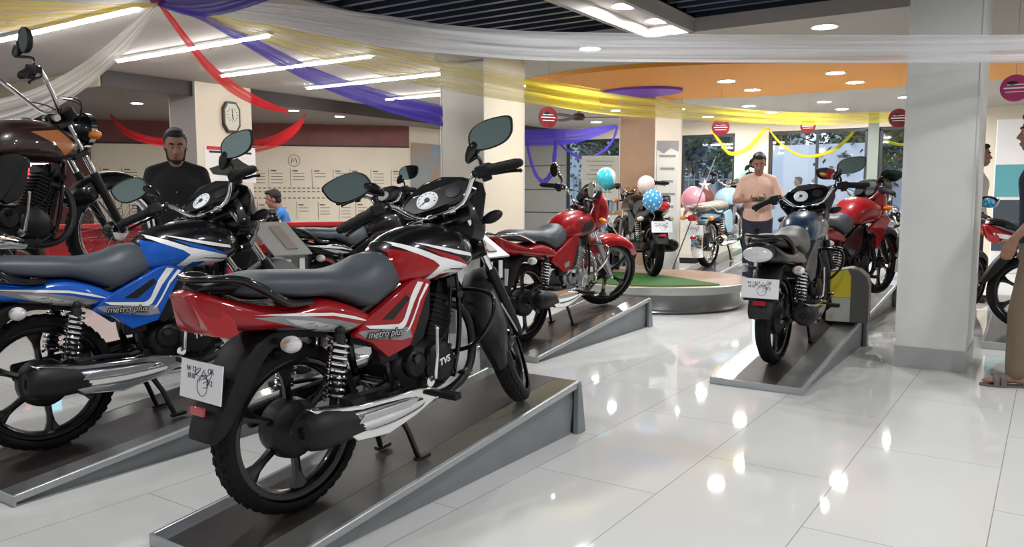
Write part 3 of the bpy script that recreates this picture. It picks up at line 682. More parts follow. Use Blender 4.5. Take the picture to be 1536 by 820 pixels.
mb = MB(); wallbox(mb, -.36, -.02, 0, 2.75, .3, 0, -.12); struct('trim_2', mb, mat('brown column laminate', (.10,.04,.035), .4), smooth=0)
mb = MB(); wallbox(mb, -3.4, -.36, 0, 2.75, .08, 0, -.03); struct('trim_3', mb, m_maroon, smooth=0)
# lowered soffit over the reception
mb = MB().box((-13.4,10.85,2.665), (7.3,10.8,.17), 1); mb.box((-9.74,10.85,2.655), (.03,10.8,.2), 0); mb.box((-13.4,5.44,2.655), (7.3,.03,.2), 2)
struct('ceiling_soffit', mb, [m_brown, m_dkceil, m_cream], smooth=0)
# side wall beyond the timeline: blue mural strip then grey panels
XS = -10.66
mb = MB().box((XS-.08, 14.24, 1.375), (.16, 4.16, 2.75), 0)
struct('wall_side', mb, [m_cream], smooth=0)
mb = MB()
def mural_mat():
    m = mat('blue mural print', (.25,.42,.52), .4); nt = m.node_tree; b = nt.nodes['Principled BSDF']
    tc = nt.nodes.new('ShaderNodeTexCoord'); n = nt.nodes.new('ShaderNodeTexNoise'); n.inputs['Scale'].default_value = 1.6; n.inputs['Detail'].default_value = 3
    r = nt.nodes.new('ShaderNodeValToRGB'); r.color_ramp.elements[0].color = (.20,.36,.46,1); r.color_ramp.elements[0].position = .35; r.color_ramp.elements[1].color = (.35,.45,.50,1)
    e = r.color_ramp.elements.new(.68); e.color = (.45,.25,.13,1); nt.links.new(tc.outputs['Object'], n.inputs['Vector']); nt.links.new(n.outputs['Fac'], r.inputs[0]); nt.links.new(r.outputs[0], b.inputs['Base Color']); return m
mb.box((XS+.012, 13.4, 1.13), (.02, 2.4, 2.26)); tag(mb.build('mural', mural_mat(), smooth=0), 'pale blue mural print between the timeline wall and the pillar', 'mural')
# far wall with its windows
def fx(u): return ony(u, 300, Y1).x
segs = [(928,1019),(1100,1150),(1298,1314),(1400,1512)]
wins = [(848,928),(1019,1100),(1150,1298),(1314,1400),(1512,1600)]
mb = MB()
for a, b in segs: mb.box(((fx(a)+fx(b))/2, Y1+.1, 1.375), (fx(b)-fx(a), .2, 2.75), 0 if a != 1298 else 1)
xe = fx(1600); mb.box(((xe+X1)/2, Y1+.1, 1.375), (X1-xe, .2, 2.75)); xl = fx(848)
for a, b in wins: mb.box(((fx(a)+fx(b))/2, Y1+.1, 2.62), (fx(b)-fx(a), .2, .26)); mb.box(((fx(a)+fx(b))/2, Y1+.1, .06), (fx(b)-fx(a), .2, .12))
mb.box(((XS+xl)/2-.1, Y1+.1, 1.375), (xl-XS+.2, .2, 2.75), 2)
for z in (.26,.82,1.36,1.92,2.45): mb.box(((XS+xl)/2, Y1-.001, z), (xl-XS, .01, .02), 3)
struct('wall_back', mb, [m_cream, mat('grey green column', (.22,.25,.21), .5), m_grey, m_grey_dk], smooth=0)
for i, (a, b) in enumerate(wins):
    xa, xb = fx(a), fx(b); w_ = xb-xa; mb = MB()
    for q in (((xa+xb)/2, .15, w_, .06), ((xa+xb)/2, 2.46, w_, .06)): mb.box((q[0], Y1+.08, q[1]), (q[2], .06, q[3]))
    for x in (xa+.03, xb-.03): mb.box((x, Y1+.08, 1.3), (.06,.06,2.3))
    if w_ > 1.6: mb.box(((xa+xb)/2, Y1+.08, 1.3), (.05,.05,2.3))
    fr = struct('window_%d' % (i+1), mb, m_frame, smooth=0)
    p = MB().box(((xa+xb)/2, Y1+.08, 1.3), (w_-.06, .008, 2.28)).build('pane', m_glass, fr, 0)
# pillars
def pillar(n, x0, x1, y0, y1, mats, band=True):
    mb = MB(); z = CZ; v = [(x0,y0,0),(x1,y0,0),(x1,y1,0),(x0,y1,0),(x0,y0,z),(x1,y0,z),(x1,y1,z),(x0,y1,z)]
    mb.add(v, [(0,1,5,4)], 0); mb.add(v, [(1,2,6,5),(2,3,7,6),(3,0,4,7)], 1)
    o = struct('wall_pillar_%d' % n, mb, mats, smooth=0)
    mb = MB(); e = .006; mb.box(((x0+x1)/2, (y0+y1)/2, .075), (x1-x0+2*e, y1-y0+2*e, .15)); mb.build('skirting', m_skirt, o, 0)
    mb = MB(); 
    for x, y in ((x0,y0),(x1,y0),(x1,y1)): mb.box((x,y,.9+.6), (.012,.012,2.5))
    mb.build('corner_bead', m_white, o, 0); return o
pillar(1, -.888,-.446,6.24,6.86, [m_white, m_white]); pillar(2, -5.70,-5.11,7.04,7.82, [mat('warm grey pillar shade tint',(.56,.53,.47),.5), m_cream])  # left pillar: shade on the front, away from the windows, painted as grey
pillar(3, -10.26,-9.67,6.70,7.60, [mat('grey pillar shade tint',(.40,.37,.34),.5), m_cream]); pillar(4, -5.62,-5.03,11.32,12.35, [m_tan, m_cream])  # clock pillar: front-face shade put into its grey, other faces stay cream
# painted ceiling features
oc = [(-5.95,9.10),(-5.2,8.80),(-4.3,8.72),(-3.3,8.95),(-2.2,9.5),(-.9,10.0),(.8,10.4),(3.5,10.9),(3.5,12.5),(.5,12.3),(-1.76,12.2),(-3.0,12.22),(-4.0,12.15),(-5.0,11.9),(-5.9,12.3),(-6.6,12.2),(-6.8,11.4),(-6.5,10.3)]
oc = [(p.x,p.y) for p in spline([(x,y,0) for x,y in oc]+[(*oc[0],0)], 4)][:-1]
struct('trim_4', MB().prism(oc, lambda x,y: V(x,y,CZ-.05), lambda x,y: V(x,y,CZ+.01)), m_orange, smooth=0)
struct('trim_5', MB().prism([(-4.95+.60*math.cos(a), 10.62+.45*math.sin(a)) for a in [2*PI*k/48 for k in range(48)]], lambda x,y: V(x,y,CZ-.085), lambda x,y: V(x,y,CZ-.04)), m_purple_c, smooth=0)
# ---------------------------------------------------------------- lamps
m_lamp = mat('lit downlight', (1,.97,.9), .5, emit=LAMP, ecol=(.97,.98,1.)); m_tube = mat('lit tube', (1,.97,.9), .5, emit=TUBE, ecol=(1,.98,.94)); m_bezel = mat('white lamp bezel', (.8,.8,.8), .4)
dl = [(-2.95,6.01,'in the strip between the slatted baffles, nearer one'),(-2.95,6.67,'in the strip between the slatted baffles, farther one'),(-1.81,7.76,'alone left of the top of the white pillar'),
 (-3.6,10.31,'on the orange ceiling, near left of four'),(-3.59,11.35,'on the orange ceiling, far left of four'),(-2.27,10.36,'on the orange ceiling, near right of four'),(-2.24,11.35,'on the orange ceiling, far right of four'),
 (-4.42,13.8,'beyond the orange ceiling above the man in pink, nearer one'),(-4.42,15.1,'beyond the orange ceiling above the man in pink, farther one'),(-3.2,13.87,'beyond the orange ceiling over the middle window, nearer one'),(-3.2,15.2,'beyond the orange ceiling over the middle window, farther one'),
 (-2.0,13.93,'beyond the orange ceiling beside the white pillar, nearer one'),(-2.0,15.2,'beyond the orange ceiling beside the white pillar, farther one'),(-5.6,13.6,'right of the tan pillar, nearer one'),(-5.68,15.25,'right of the tan pillar, farther one'),(-8.0,15.0,'over the violet garland at the far left window'),
 (-6.62,13.2,'left of the tan pillar over the violet garland'),(-6.1,9.5,'beside the left edge of the orange ceiling'),
 (onz(885,72,CZ).x,onz(885,72,CZ).y,'shining through the white ribbon beyond the slatted baffles'),
 (-.6,3.0,''),(.9,5.2,''),(1.2,1.0,''),(-1.4,-.6,''),(-6.2,1.2,''),(-6.2,-1.5,''),(2.6,3.4,''),(2.4,8.0,''),(1.0,10.6,''),(3.0,13.5,''),(.9,13.6,''),(-3.0,1.8,''),(-9.0,1.2,''),(-9.0,-1.5,'')]  # empty labels: unseen downlights added to light the foreground and the hall
def downlight(x, y, z, lab, r=.10):
    o = empty('downlight', (x,y,z), 0, lab, 'ceiling light', 'ceiling downlights')
    MB().lathe([(0,r),(-.012,r+.004),(-.014,r+.022),(0,r+.026)], (0,0,0), (0,0,1), 28).build('bezel', m_bezel, o); MB().lathe([(-.006,r),(-.009,r*.5),(-.009,0)], (0,0,0), (0,0,1), 24).build('lamp_disc', m_lamp, o)
    return o
hid = ['front of the counter side','middle of the hall','right of the viewpoint','behind the viewpoint']
for i, (x, y, lb) in enumerate(dl):
    z = CZ-.05 if 9.0 < y < 12.5 and -6 < x < 3 and lb else CZ
    if lb: downlight(x, y, z, 'round white ceiling downlight '+lb)
    else: downlight(x, y, z, 'unseen round white ceiling downlight added to light the hall at the '+['near aisle','right aisle','right of the viewpoint','back behind the viewpoint','rows of stands at the left','far left corner behind','right hand bay','right bay past the pillar','orange ceiling past the pillar','far right window','window past the pillar','red motorcycle','near left bay','near left corner'][i-19])
for x, y, lb in ((-11.45,5.95,'leftmost, above the hanging headlamp'),(-11.3,6.85,'second from left'),(-10.2,8.85,'glowing through the red cloth'),(-10.3,9.95,'above the timeline wall')): downlight(x, y, 2.58, 'small recessed spotlight in the dark soffit, '+lb, .075)
for i, (y, lb) in enumerate(((3.82,'nearest, at the top left corner'),(5.12,'behind the red ribbon'),(6.48,'behind the violet ribbon'),(7.88,'touching the left pillar'),(9.48,'farthest, mostly behind the pillar'))):
    o = empty('tube_light', (-7.5,y,CZ), 0, 'long white ceiling tube light, '+lb, 'tube light', 'tube lights on the left ceiling')
    MB().box((0,0,-.012), (2.62,.08,.024)).build('housing', m_bezel, o, 0); MB().cyl((-1.28,0,-.035), (1.28,0,-.035), .014, 14).build('tube', m_tube, o)

# ---------------------------------------------------------------- ramps
m_ramp = vary(mat('grey ramp steel', (.24,.26,.275), .42, .2), (.20,.22,.23), 5); m_strip = vary(mat('brown anti slip strip', (.042,.036,.033), .38, bump=.4, bscale=250), (.035,.03,.027), 8)
m_side = vary(mat('glossy grey edge film', (.15,.15,.145), .16, .1, coat=.3, spec=.4), (.11,.11,.105), 3, stretch=(1,.3,1)); m_edge = mat('bright ramp edge', (.42,.44,.45), .32, .5)
def ramp(label, x0, x1, y0, y1, z0=.045, z1=.272, s0=.17, s1=.26, rot=0., glossy=None):
    o = empty('display_ramp', ((x0+x1)/2, y0, 0), rot, label, 'display ramp', 'sloping motorcycle display ramps')
    w = x1-x0; L = y1-y0; h = w/2
    mb = MB(); prof = [(0,0),(0,z0),(L,z1),(L,0)]
    a = .03
    mb.prism([(0,0),(0,z0-.006),(L-.0,z1-.006),(L-.05,0)], lambda y,z: V(-h+a,y,z), lambda y,z: V(h-a,y,z))
    mb.build('body', m_ramp, o, 0)
    sl = (z1-z0)/L
    top = lambda y: z0+sl*y
    def strip(name, xa, xb, m, dz=0., ya=0., yb=L, t_=.008):
        MB().prism([(ya,top(ya)-t_+dz),(ya,top(ya)+dz),(yb,top(yb)+dz),(yb,top(yb)-t_+dz)], lambda y,z: V(xa,y,z), lambda y,z: V(xb,y,z)).build(name, m, o, 0)
    strip('centre_strip', -h+s0, h-s1, m_strip, .001); strip('side_strip', -h+.02, -h+s0, glossy or m_side); strip('side_strip', h-s1, h-.02, glossy or m_side)
    for s in (-1, 1):
        mb = MB(); xa, xb = sorted((s*h, s*(h-.022)))
        mb.prism([(0,top(0)-.030),(0,top(0)+.002),(L,top(L)+.002),(L,top(L)-.034)], lambda y,z: V(xa,y,z), lambda y,z: V(xb,y,z)); mb.build('edge_rail', m_edge, o, 30, bevel=.007, seg=3)
        mb = MB(); mb.prism([(L-.035,0),(L-.03,top(L)-.01),(L+.0,top(L)+.0),(L+.05,0)], lambda y,z: V(xa-.008*(s<0),y,z), lambda y,z: V(xb+.008*(s>0),y,z)); mb.build('end_post', m_ramp, o, 30, bevel=.004)
    MB().box((0,.0,z0/2), (w,.012,z0)).build('lip', m_edge, o, bevel=.003)
    MB().prism([(L-.008,0),(L-.008,z1-.01),(L,z1-.01),(L+.03,0)], lambda y,z: V(-h+.02,y,z), lambda y,z: V(h-.02,y,z)).build('end_plate', m_ramp, o, 0)
    return o
ramp('grey steel ramp under the red and black motorcycle in the foreground', -2.56,-1.965,1.53,3.54, s0=.10, s1=.15)
ramp('grey steel ramp under the blue motorcycle at the left', -3.94,-3.32,1.43,3.42, s0=.17, s1=.12)
ramp('grey steel ramp under the red motorcycle with the red front mudguard', -3.62,-3.06,4.88,6.84, s0=.12, s1=.15)
m_shine = mat('shiny pale edge film', (.26,.26,.25), .22, .3, coat=.4)
ramp('shiny grey ramp under the black and blue motorcycle beside the white pillar', -1.80,-1.205,4.98,6.95, s0=.15, s1=.17, glossy=m_shine)
ramp('long grey ramp under the small pale blue motorcycle near the windows', -4.36,-3.78,10.6,12.9, z0=.14, z1=.36)
ramp('grey steel ramp under the black motorcycle behind the clear leaflet stand', -5.12,-4.54,4.0,5.95)
ramp('grey steel ramp under the black motorcycle with the orange shroud', -6.55,-5.98,4.2,6.2)
ramp('grey ramp under the red sports motorcycle behind the blue one', -1.95,-1.38,7.55,9.6, z0=.05, z1=.24)
ramp('low grey ramp at the right edge behind the standing man', -.42,1.9,7.35,8.3, z0=.06, z1=.16)
# round podium
o = empty('round_podium', (-3.72,8.45,0), 0, 'low round two-tier podium with a brown top and green turf patch', 'podium')
MB().lathe([(0,0),(0,.93),(.02,.95),(.035,.94),(.05,.93),(.20,.93),(.205,.90)], (0,0,0), (0,0,1), 96).build('plinth', mat('podium grey', (.27,.28,.28), .3, .5), o)
MB().lathe([(.205,0),(.205,1.03),(.212,1.05),(.285,1.05),(.292,1.04),(.292,1.03)], (0,0,0), (0,0,1), 96).build('rim', mat('podium rim aluminium', (.48,.48,.46), .3, .6), o)
MB().lathe([(.288,0),(.288,1.035),(.2935,1.035),(.2935,0)], (0,0,0), (0,0,1), 96).build('top', vary(mat('podium brown top', (.42,.27,.18), .35), (.36,.23,.15), 4), o)
def turf_mat():
    return vary(mat('artificial turf', (.035,.13,.02), .8, bump=1., bscale=90), (.02,.08,.012), 30)
sh = [(-.95,-.25),(-.4,-.93),(.15,-.98),(.78,-.62),(.55,-.30),(.1,.12),(-.35,.35),(-.8,.2)]
sh = [(p.x,p.y) for p in spline([(x,y,0) for x,y in sh]+[(*sh[0],0)], 5)][:-1]; c_, s_ = math.cos(.2), math.sin(.2)
sh = [(x*c_-y*s_, x*s_+y*c_) for x, y in sh]; sh = [(x*min(1,1.0/math.hypot(x,y)), y*min(1,1.0/math.hypot(x,y))) for x,y in sh]
MB().prism(sh, lambda x,y: V(x,y,.293), lambda x,y: V(x,y,.303)).build('turf', turf_mat(), o, 0)
# raised display table carrying the motorcycle at the upper left
HZ = .69
o = empty('display_table', (-4.68,1.75,0), rad(5), 'dark high table carrying the motorcycle at the upper left', 'display stand')
mb = MB().box((0,.3,HZ-.02), (.6,2.3,.04)); mb.build('table_top', m_ramp, o, bevel=.005)
for x in (-.26,.26):
    for y in (-.8,1.4): MB().box((x,y,(HZ-.04)/2), (.05,.05,HZ-.04)).build('leg', m_ramp, o, bevel=.004)
# ---------------------------------------------------------------- motorcycles
def head(deg, pit=.114): a = rad(deg); return (math.sin(a), math.cos(a), math.tan(pit))
rz = lambda y0, y, z0=.045, sl=.115: z0+(y-y0)*sl+.002
make_motorcycle('motorcycle', (-2.225,1.835,.083), (.082,1.346,.155), 'red and black motorcycle with white stripes on the nearest ramp', main=red_paint, tank=black_paint, tankdec=TANK_DEC, sidedec=SIDE_DEC, text='metro plus')
make_motorcycle('motorcycle', (-3.72,1.70,rz(1.43,1.70)), head(11), 'blue motorcycle with silver stripes on the ramp at the left', main=blue_paint, tank=black_paint, tankdec=TANK_DEC, sidedec=SIDE_DEC, text='metro plus')
m_purplewrap = mat('violet wrapping', (.02,.012,.10), .3)
HD = True
knee = [(4, [(.72,.76),(.78,.83),(.90,.85),(.93,.80),(.88,.75),(.78,.735)])]
make_motorcycle('motorcycle', (-3.40,5.15,rz(4.88,5.15)), head(4), 'all red motorcycle with a red headlamp cowl beside the round podium', main=red_paint, tankdec=knee, engine='silver', front='cowl', fender=red_paint, steer=-30, wheel='alloy', crash='chrome', grab='chrome', mirrors='round', tail='round', sidedec=[(4,[(.46,.55),(.54,.56),(.53,.52),(.46,.51)],'s')], mirror_m=chrome)
make_motorcycle('motorcycle', (-1.515,5.36,rz(4.98,5.36)), head(0), 'black motorcycle with a dark blue tank seen from behind beside the white pillar', main=mat('dark blue paint', (.01,.035,.075), .3, coat=1.), sidem=mat('dull grey paint', (.05,.055,.06), .4, coat=.5), tailm=black_paint, tail='clear', msides=(-1,), steer=22, seat=mat('brown grey seat vinyl', (.11,.105,.095), .5, bump=.2, bscale=400), tankdec=[(1,[(.6,.75),(.7,.88),(.9,.84),(.95,.76),(.8,.72)])], brand='')
make_motorcycle('motorcycle', (-3.72,8.42,.303), head(-41, 0), 'black motorcycle seen from behind on the round podium', main=black_paint, engine='silver', front='round', steer=10, tail='round', muffler='black', crash='chrome', brand='', kick=False, mirrors=None)
make_motorcycle('motorcycle', (-4.10,11.05,.19), head(2,.10), 'small pale blue motorcycle with a flat grey seat near the windows', main=mat('pale blue paint', (.30,.50,.62), .3, coat=1.), flat=True, wheel='spoke', front='round', engine='silver', muffler='chrome', tail='square', seat=mat('grey flat seat vinyl', (.28,.26,.21), .6), mirrors='round', mirror_m=black_plastic, grab='chrome', crash=False, steer=20, brand='', scale=1.14)
make_motorcycle('motorcycle', (-4.61,1.40,HZ+.01), head(-6,.0), 'black spoke-wheeled motorcycle with a brown tank raised high at the left', main=mat('copper paint', (.45,.16,.06), .3, coat=1.), tank=mat('dark brown paint', (.03,.012,.010), .3, coat=1.), sidem=black_paint, tailm=black_paint, tankdec=[(1,[(.74,.86),(.90,.88),(.99,.80),(.92,.74),(.86,.80)])], wheel='spoke', engine='black', front='old', fender=black_paint, msides=(-1,), steer=-4, muffler='chrome', plate=False, crash=False, mirrors='round', mirror_m=black_plastic, brand='')
STR = [(2,[(-.10,.765),(.1,.735),(.25,.70),(.35,.655),(.25,.685),(.1,.715)],'t'),(1,[(.05,.72),(.2,.685),(.33,.64),(.2,.655)],'t'),(3,[(.0,.70),(.1,.69),(.2,.65),(.1,.66)],'t')]
STR[1] = (1,STR[1][1],'t')
make_motorcycle('motorcycle', (-4.84,4.36,rz(4.0,4.36)), head(1.5), 'black motorcycle with white striped tail behind the clear leaflet stand', main=mat('deep red paint', (.16,.01,.012), .25, coat=1.), tank=black_paint, tailm=black_paint, sidem=black_paint, sidedec=STR, steer=15, brand='', tail='round')
make_motorcycle('motorcycle', (-6.38,4.38,rz(4.2,4.38)), head(0), 'black motorcycle with an orange shroud behind the blue one', main=black_paint, shroud=mat('orange paint', (.72,.30,.02), .3, coat=1.), front='round', steer=5, brand='', plate=False, scale=.86, mirrors=None)
apache = [(.545,.76,.83,.08,.79,2.2),(.60,.73,.90,.13,.80,2.3),(.70,.72,.965,.165,.83,2.3),(.82,.72,.985,.185,.84,2.2),(.93,.73,.96,.185,.84,2.2),(1.03,.76,.91,.15,.83,2.2),(1.10,.79,.85,.08,.82,2.2)]
make_motorcycle('motorcycle', (-1.72,7.25,.16), head(15,.08), 'red sports motorcycle with a red shroud behind the black and blue one', main=red_paint, shroud=red_paint, body=apache, sidem=black_paint, tailm=red_paint, steer=-5, front='cowl', brand='', crash=False, fender=black_plastic, kick=False)
make_motorcycle('motorcycle', (-1.02,8.35,.0), head(14,.0), 'red motorcycle half hidden behind the left edge of the white pillar', main=red_paint, body=apache, tailm=red_paint, sidem=red_paint, engine='silver', steer=-12, front='round', brand='', crash=False, mirror_m=chrome, kick=False)
make_motorcycle('motorcycle', (-.20,7.78,.12), head(82,.02), 'red and black motorcycle between the white pillar and the standing man', main=red_paint, sidem=red_paint, sidedec=[(2,[(.30,.63),(.40,.67),(.50,.60),(.42,.56)],'s'),(2,[(-.20,.80),(-.08,.78),(.05,.72),(-.05,.74),(-.18,.76)],'t')], steer=10, brand='', plate=False)
make_motorcycle('motorcycle', (-7.55,2.15,.10), head(-4,.08), 'red and black motorcycle with white slashes below the raised one at the left', main=red_paint, tank=black_paint, tailm=black_paint, tankdec=TANK_DEC, sidedec=[(2,[(.40,.60),(.44,.66),(.47,.65),(.44,.58)],'s'),(2,[(.47,.58),(.51,.66),(.54,.65),(.51,.56)],'s')]+STR[:1], steer=10, brand='', front='round')
make_motorcycle('motorcycle', (-5.33,10.45,0), head(150,0), 'blue motorcycle facing the room behind the podium', main=mat('sky blue paint', (.03,.32,.60), .25, coat=1.), engine='silver', wheel='alloy', front='round', steer=0, crash='chrome', mirrors='round', mirror_m=chrome, grab='chrome', brand='', muffler='chrome')
make_motorcycle('motorcycle', (-2.95,12.9,0), head(70,0), 'silver grey motorcycle parked by the middle window', main=mat('silver paint', (.4,.42,.45), .25, .5, coat=1.), engine='silver', front='round', steer=5, crash='chrome', mirrors='round', mirror_m=chrome, brand='')
# ---------------------------------------------------------------- people
skin = mat('brown skin', (.33,.175,.115), .55); skin.node_tree.nodes['Principled BSDF'].inputs['Subsurface Weight'].default_value = .05
hair_m = mat('black hair', (.012,.010,.009), .6, bump=.6, bscale=160); eye_m = mat('eye white', (.55,.53,.5), .3); pup_m = mat('dark pupil', (.01,.008,.006), .2); lip_m = mat('lips', (.24,.10,.075), .5)
def cap(mb, a, b, ra, rb, fl=1.):
    a = Vector(a); b = Vector(b); d = (b-a)
    if d.length < 1e-5: return mb.ball(a, ra, 16)
    u = d.normalized(); pr = []
    for i in range(6): t = -PI/2+PI/2*i/5; pr.append((ra*math.sin(t), max(ra*math.cos(t), 1e-4)))
    for i in range(6): t = PI/2*i/5; pr.append((d.length+rb*math.sin(t), max(rb*math.cos(t), 1e-4)))
    return mb.lathe(pr, a, u, 16)
def torso(mb, rows, n=24):
    """rows: (x centre, z, half depth, half width, exponent)"""
    rr = resample(rows, 26); vs = []
    for x, z, hx, hy, e in rr:
        for k in range(n):
            a = 2*PI*k/n; c, s_ = math.cos(a), math.sin(a)
            vs.append(V(x+math.copysign(abs(c)**(2/e), c)*hx, math.copysign(abs(s_)**(2/e), s_)*hy, z))
    L = len(rr)
    return mb.add(vs, [(i*n+k, i*n+(k+1)%n, (i+1)*n+(k+1)%n, (i+1)*n+k) for i in range(L-1) for k in range(n)]+[tuple(range(n))[::-1], tuple((L-1)*n+k for k in range(n))])
def remesh(o, vox, sm=4):
    r = o.modifiers.new('surface', 'REMESH'); r.mode = 'VOXEL'; r.voxel_size = vox; r.use_smooth_shade = True
    s = o.modifiers.new('smooth', 'SMOOTH'); s.iterations = sm; s.factor = .5; return o
def hand(mb, w, d, out, curl=.5, sc=1.):
    """w wrist, d direction of the hand, out direction of the thumb side"""
    w = Vector(w); d = Vector(d).normalized(); out = Vector(out); out = (out-d*out.dot(d)).normalized(); pn = d.cross(out)
    for k in (-1, 0, 1): cap(mb, w+out*(.012*k), w+d*.085*sc+out*(.024*k), .015, .0145)
    for k, ln in enumerate((.068,.076,.071,.055)):
        b = w+d*.085*sc+out*(.030-.020*k); q = b; dd = d
        for seg in range(3):
            dd = (dd+pn*curl*(.45 if seg else .25)).normalized(); e = q+dd*ln*(.45,.32,.26)[seg]*sc; cap(mb, q, e, .0092-.0009*seg, .0084-.0009*seg); q = e
    b = w+d*.028+out*.022; e = b+(d*.55+out*.8+pn*.25).normalized()*.038; cap(mb, b, e, .0125, .0105); cap(mb, e, e+(d*.85+out*.4+pn*.35).normalized()*.032, .0102, .0085)
def make_person(loc, rz, label, P, top=(.02,.02,.022), bottom=(.02,.022,.03), pitch=0., yaw=0., h=1., beard=False, sleeve='short', shoes=(.02,.02,.02), sit=False, extra=None, vox=.009, open_shoe=False, group=None, lean=0.):
    root = empty('person', loc, rz, label, 'person', group); root.scale = (h*.97,h*.94,h)
    J = dict(ankle=[(0,.10,.075),(0,-.10,.075)], knee=[(.02,.095,.47),(.02,-.095,.47)], hip=[(0,.088,.90),(0,-.088,.90)], sh=[(0,.172,1.355),(0,-.172,1.355)],
             el=[(-.01,.235,1.10),(-.01,-.235,1.10)], wr=[(.05,.25,.86),(.05,-.25,.86)], hd=[(.1,0,-1),(.1,0,-1)], pelvis=(0,0,.93), head=(.02,0,1.575), thumb=[(1,-.3,0),(1,.3,0)], curl=.5)
    J.update(P); hc = Vector(J['head']); px, pz = J['pelvis'][0], J['pelvis'][2]
    R = Matrix.Rotation(yaw, 3, 'Z') @ Matrix.Rotation(pitch, 3, 'Y')
    h_ = lambda x, y, z: hc+R @ V(x, y, z)
    mb = MB()
    mb.ball(h_(-.012,0,.028), (.098,.078,.090), 28, R=R); mb.ball(h_(.022,0,-.035), (.066,.060,.078), 24, R=R); mb.ball(h_(.040,0,-.080), (.040,.036,.030), 20, R=R)
    cap(mb, h_(.078,0,.018), h_(.100,0,-.022), .0085, .0125); mb.ball(h_(.094,.012,-.026), .008, 10); mb.ball(h_(.094,-.012,-.026), .008, 10)
    for s in (-1, 1):
        cap(mb, h_(.076,s*.012,.030), h_(.066,s*.045,.030), .010, .008); mb.ball(h_(.055,s*.038,-.022), (.026,.020,.022), 14, R=R); mb.ball(h_(-.008,s*.077,-.005), (.018,.009,.031), 14, R=R)
    cap(mb, h_(.080,-.016,-.058), h_(.080,.016,-.058), .0075, .0075); cap(mb, h_(.077,-.012,-.068), h_(.077,.012,-.068), .0075, .0075)
    shz = J['sh'][0][2]; cap(mb, h_(-.02,0,-.06), ((J['sh'][0][0]+J['sh'][1][0])/2-.01,0,shz+.02), .053, .060)
    trap = lambda mb, g: [cap(mb, ((J['sh'][0][0]+J['sh'][1][0])/2-.015,0.03*q_,shz+.045), Vector(J['sh'][i_])+V(-.005,-.01*q_,.004), .048+g, .048+g) for i_, q_ in ((0,1),(1,-1))]
    trap(mb, 0.)
    sx = (J['sh'][0][0]+J['sh'][1][0])/2; rowsT = lambda g: [(px,pz-.10,.085+g,.13+g,2.3),(px,pz-.02,.105+g,.162+g,2.3),(px+.005,pz+.10,.095+g,.148+g,2.3),((px+sx)/2,pz+.24,.105+g,.160+g,2.4),(sx,shz-.07,.115+g,.172+g,2.4),(sx-.005,shz+.005,.085+g,.145+g,2.1),(sx-.01,shz+.05,.055+g*.7,.075+g*.7,2.)]
    torso(mb, rowsT(0.))
    for i in (0, 1):
        s = 1 if i == 0 else -1
        cap(mb, J['sh'][i], J['el'][i], .050, .037); cap(mb, J['el'][i], J['wr'][i], .037, .0245); hand(mb, J['wr'][i], J['hd'][i], J['thumb'][i], J['curl'])
        cap(mb, J['hip'][i], J['knee'][i], .080, .054); m_ = Vector(J['knee'][i]).lerp(Vector(J['ankle'][i]), .3); cap(mb, J['knee'][i], m_, .052, .054); cap(mb, m_, J['ankle'][i], .054, .036)
        a = Vector(J['ankle'][i]); fd = Vector(J.get('toe', [(1,.15,0),(1,-.15,0)])[i]).normalized()
        cap(mb, a+V(0,0,-.03), a+fd*.13+V(0,0,-.048), .034, .026); cap(mb, a-fd*.035+V(0,0,-.043), a+V(0,0,-.035), .03, .03)
        for t in range(5): sd = V(-fd.y, fd.x, 0)*s*-1; cap(mb, a+fd*.13+sd*(.024-.012*t)+V(0,0,-.055), a+fd*(.178-.009*t)+sd*(.026-.013*t)+V(0,0,-.060), .0125-.0012*t, .0095-.0008*t)
    body = mb.build('body', skin, root); remesh(body, vox*.75, 3)
    # clothing
    cl = mat('cloth %.3f %.3f %.3f' % top, top, .85, bump=.5, bscale=60); tr = mat('cloth %.3f %.3f %.3f' % bottom, bottom, .85, bump=.5, bscale=60)
    mb = MB(); torso(mb, rowsT(.016)); trap(mb, .010)
    for i in (0, 1):
        a, b, c = Vector(J['sh'][i]), Vector(J['el'][i]), Vector(J['wr'][i])
        if sleeve == 'short': cap(mb, a, a.lerp(b, .82), .058, .056)
        elif sleeve == 'rolled': cap(mb, a, b, .058, .052); cap(mb, b, b.lerp(c, .2), .052, .048)
        else: cap(mb, a, b, .058, .050); cap(mb, b, b.lerp(c, .93), .050, .038)
    remesh(mb.build('shirt', cl, root), vox, 5)
    mb = MB()      # collar
    for s in (-1, 1): mb.tube(spline([(sx-.065,0,shz+.075),(sx-.035,s*.058,shz+.066),(sx+.035,s*.052,shz+.045),(sx+.072,s*.012,shz+.005)], 5), .011, 8, flat=1.9)
    mb.build('collar', cl, root); mb = MB()
    for k in range(5): z = shz-.04-k*.09; mb.ball((px+(sx-px)*(z-pz)/(shz-pz)+.128-.03*(k == 0), 0, z), .006, 8)
    mb.build('buttons', mat('shirt button', (.3,.28,.25), .4), root)
    mb = MB(); torso(mb, [(px,pz-.13,.095,.14,2.2),(px,pz-.04,.118,.176,2.3),(px+.003,pz+.04,.112,.168,2.3),(px+.004,pz+.055,.108,.163,2.3)])
    for i in (0, 1):
        cap(mb, J['hip'][i], J['knee'][i], .098, .075); a = Vector(J['knee'][i]).lerp(Vector(J['ankle'][i]), .97); cap(mb, J['knee'][i], a, .075, .062)
    remesh(mb.build('trousers', tr, root), vox, 5)
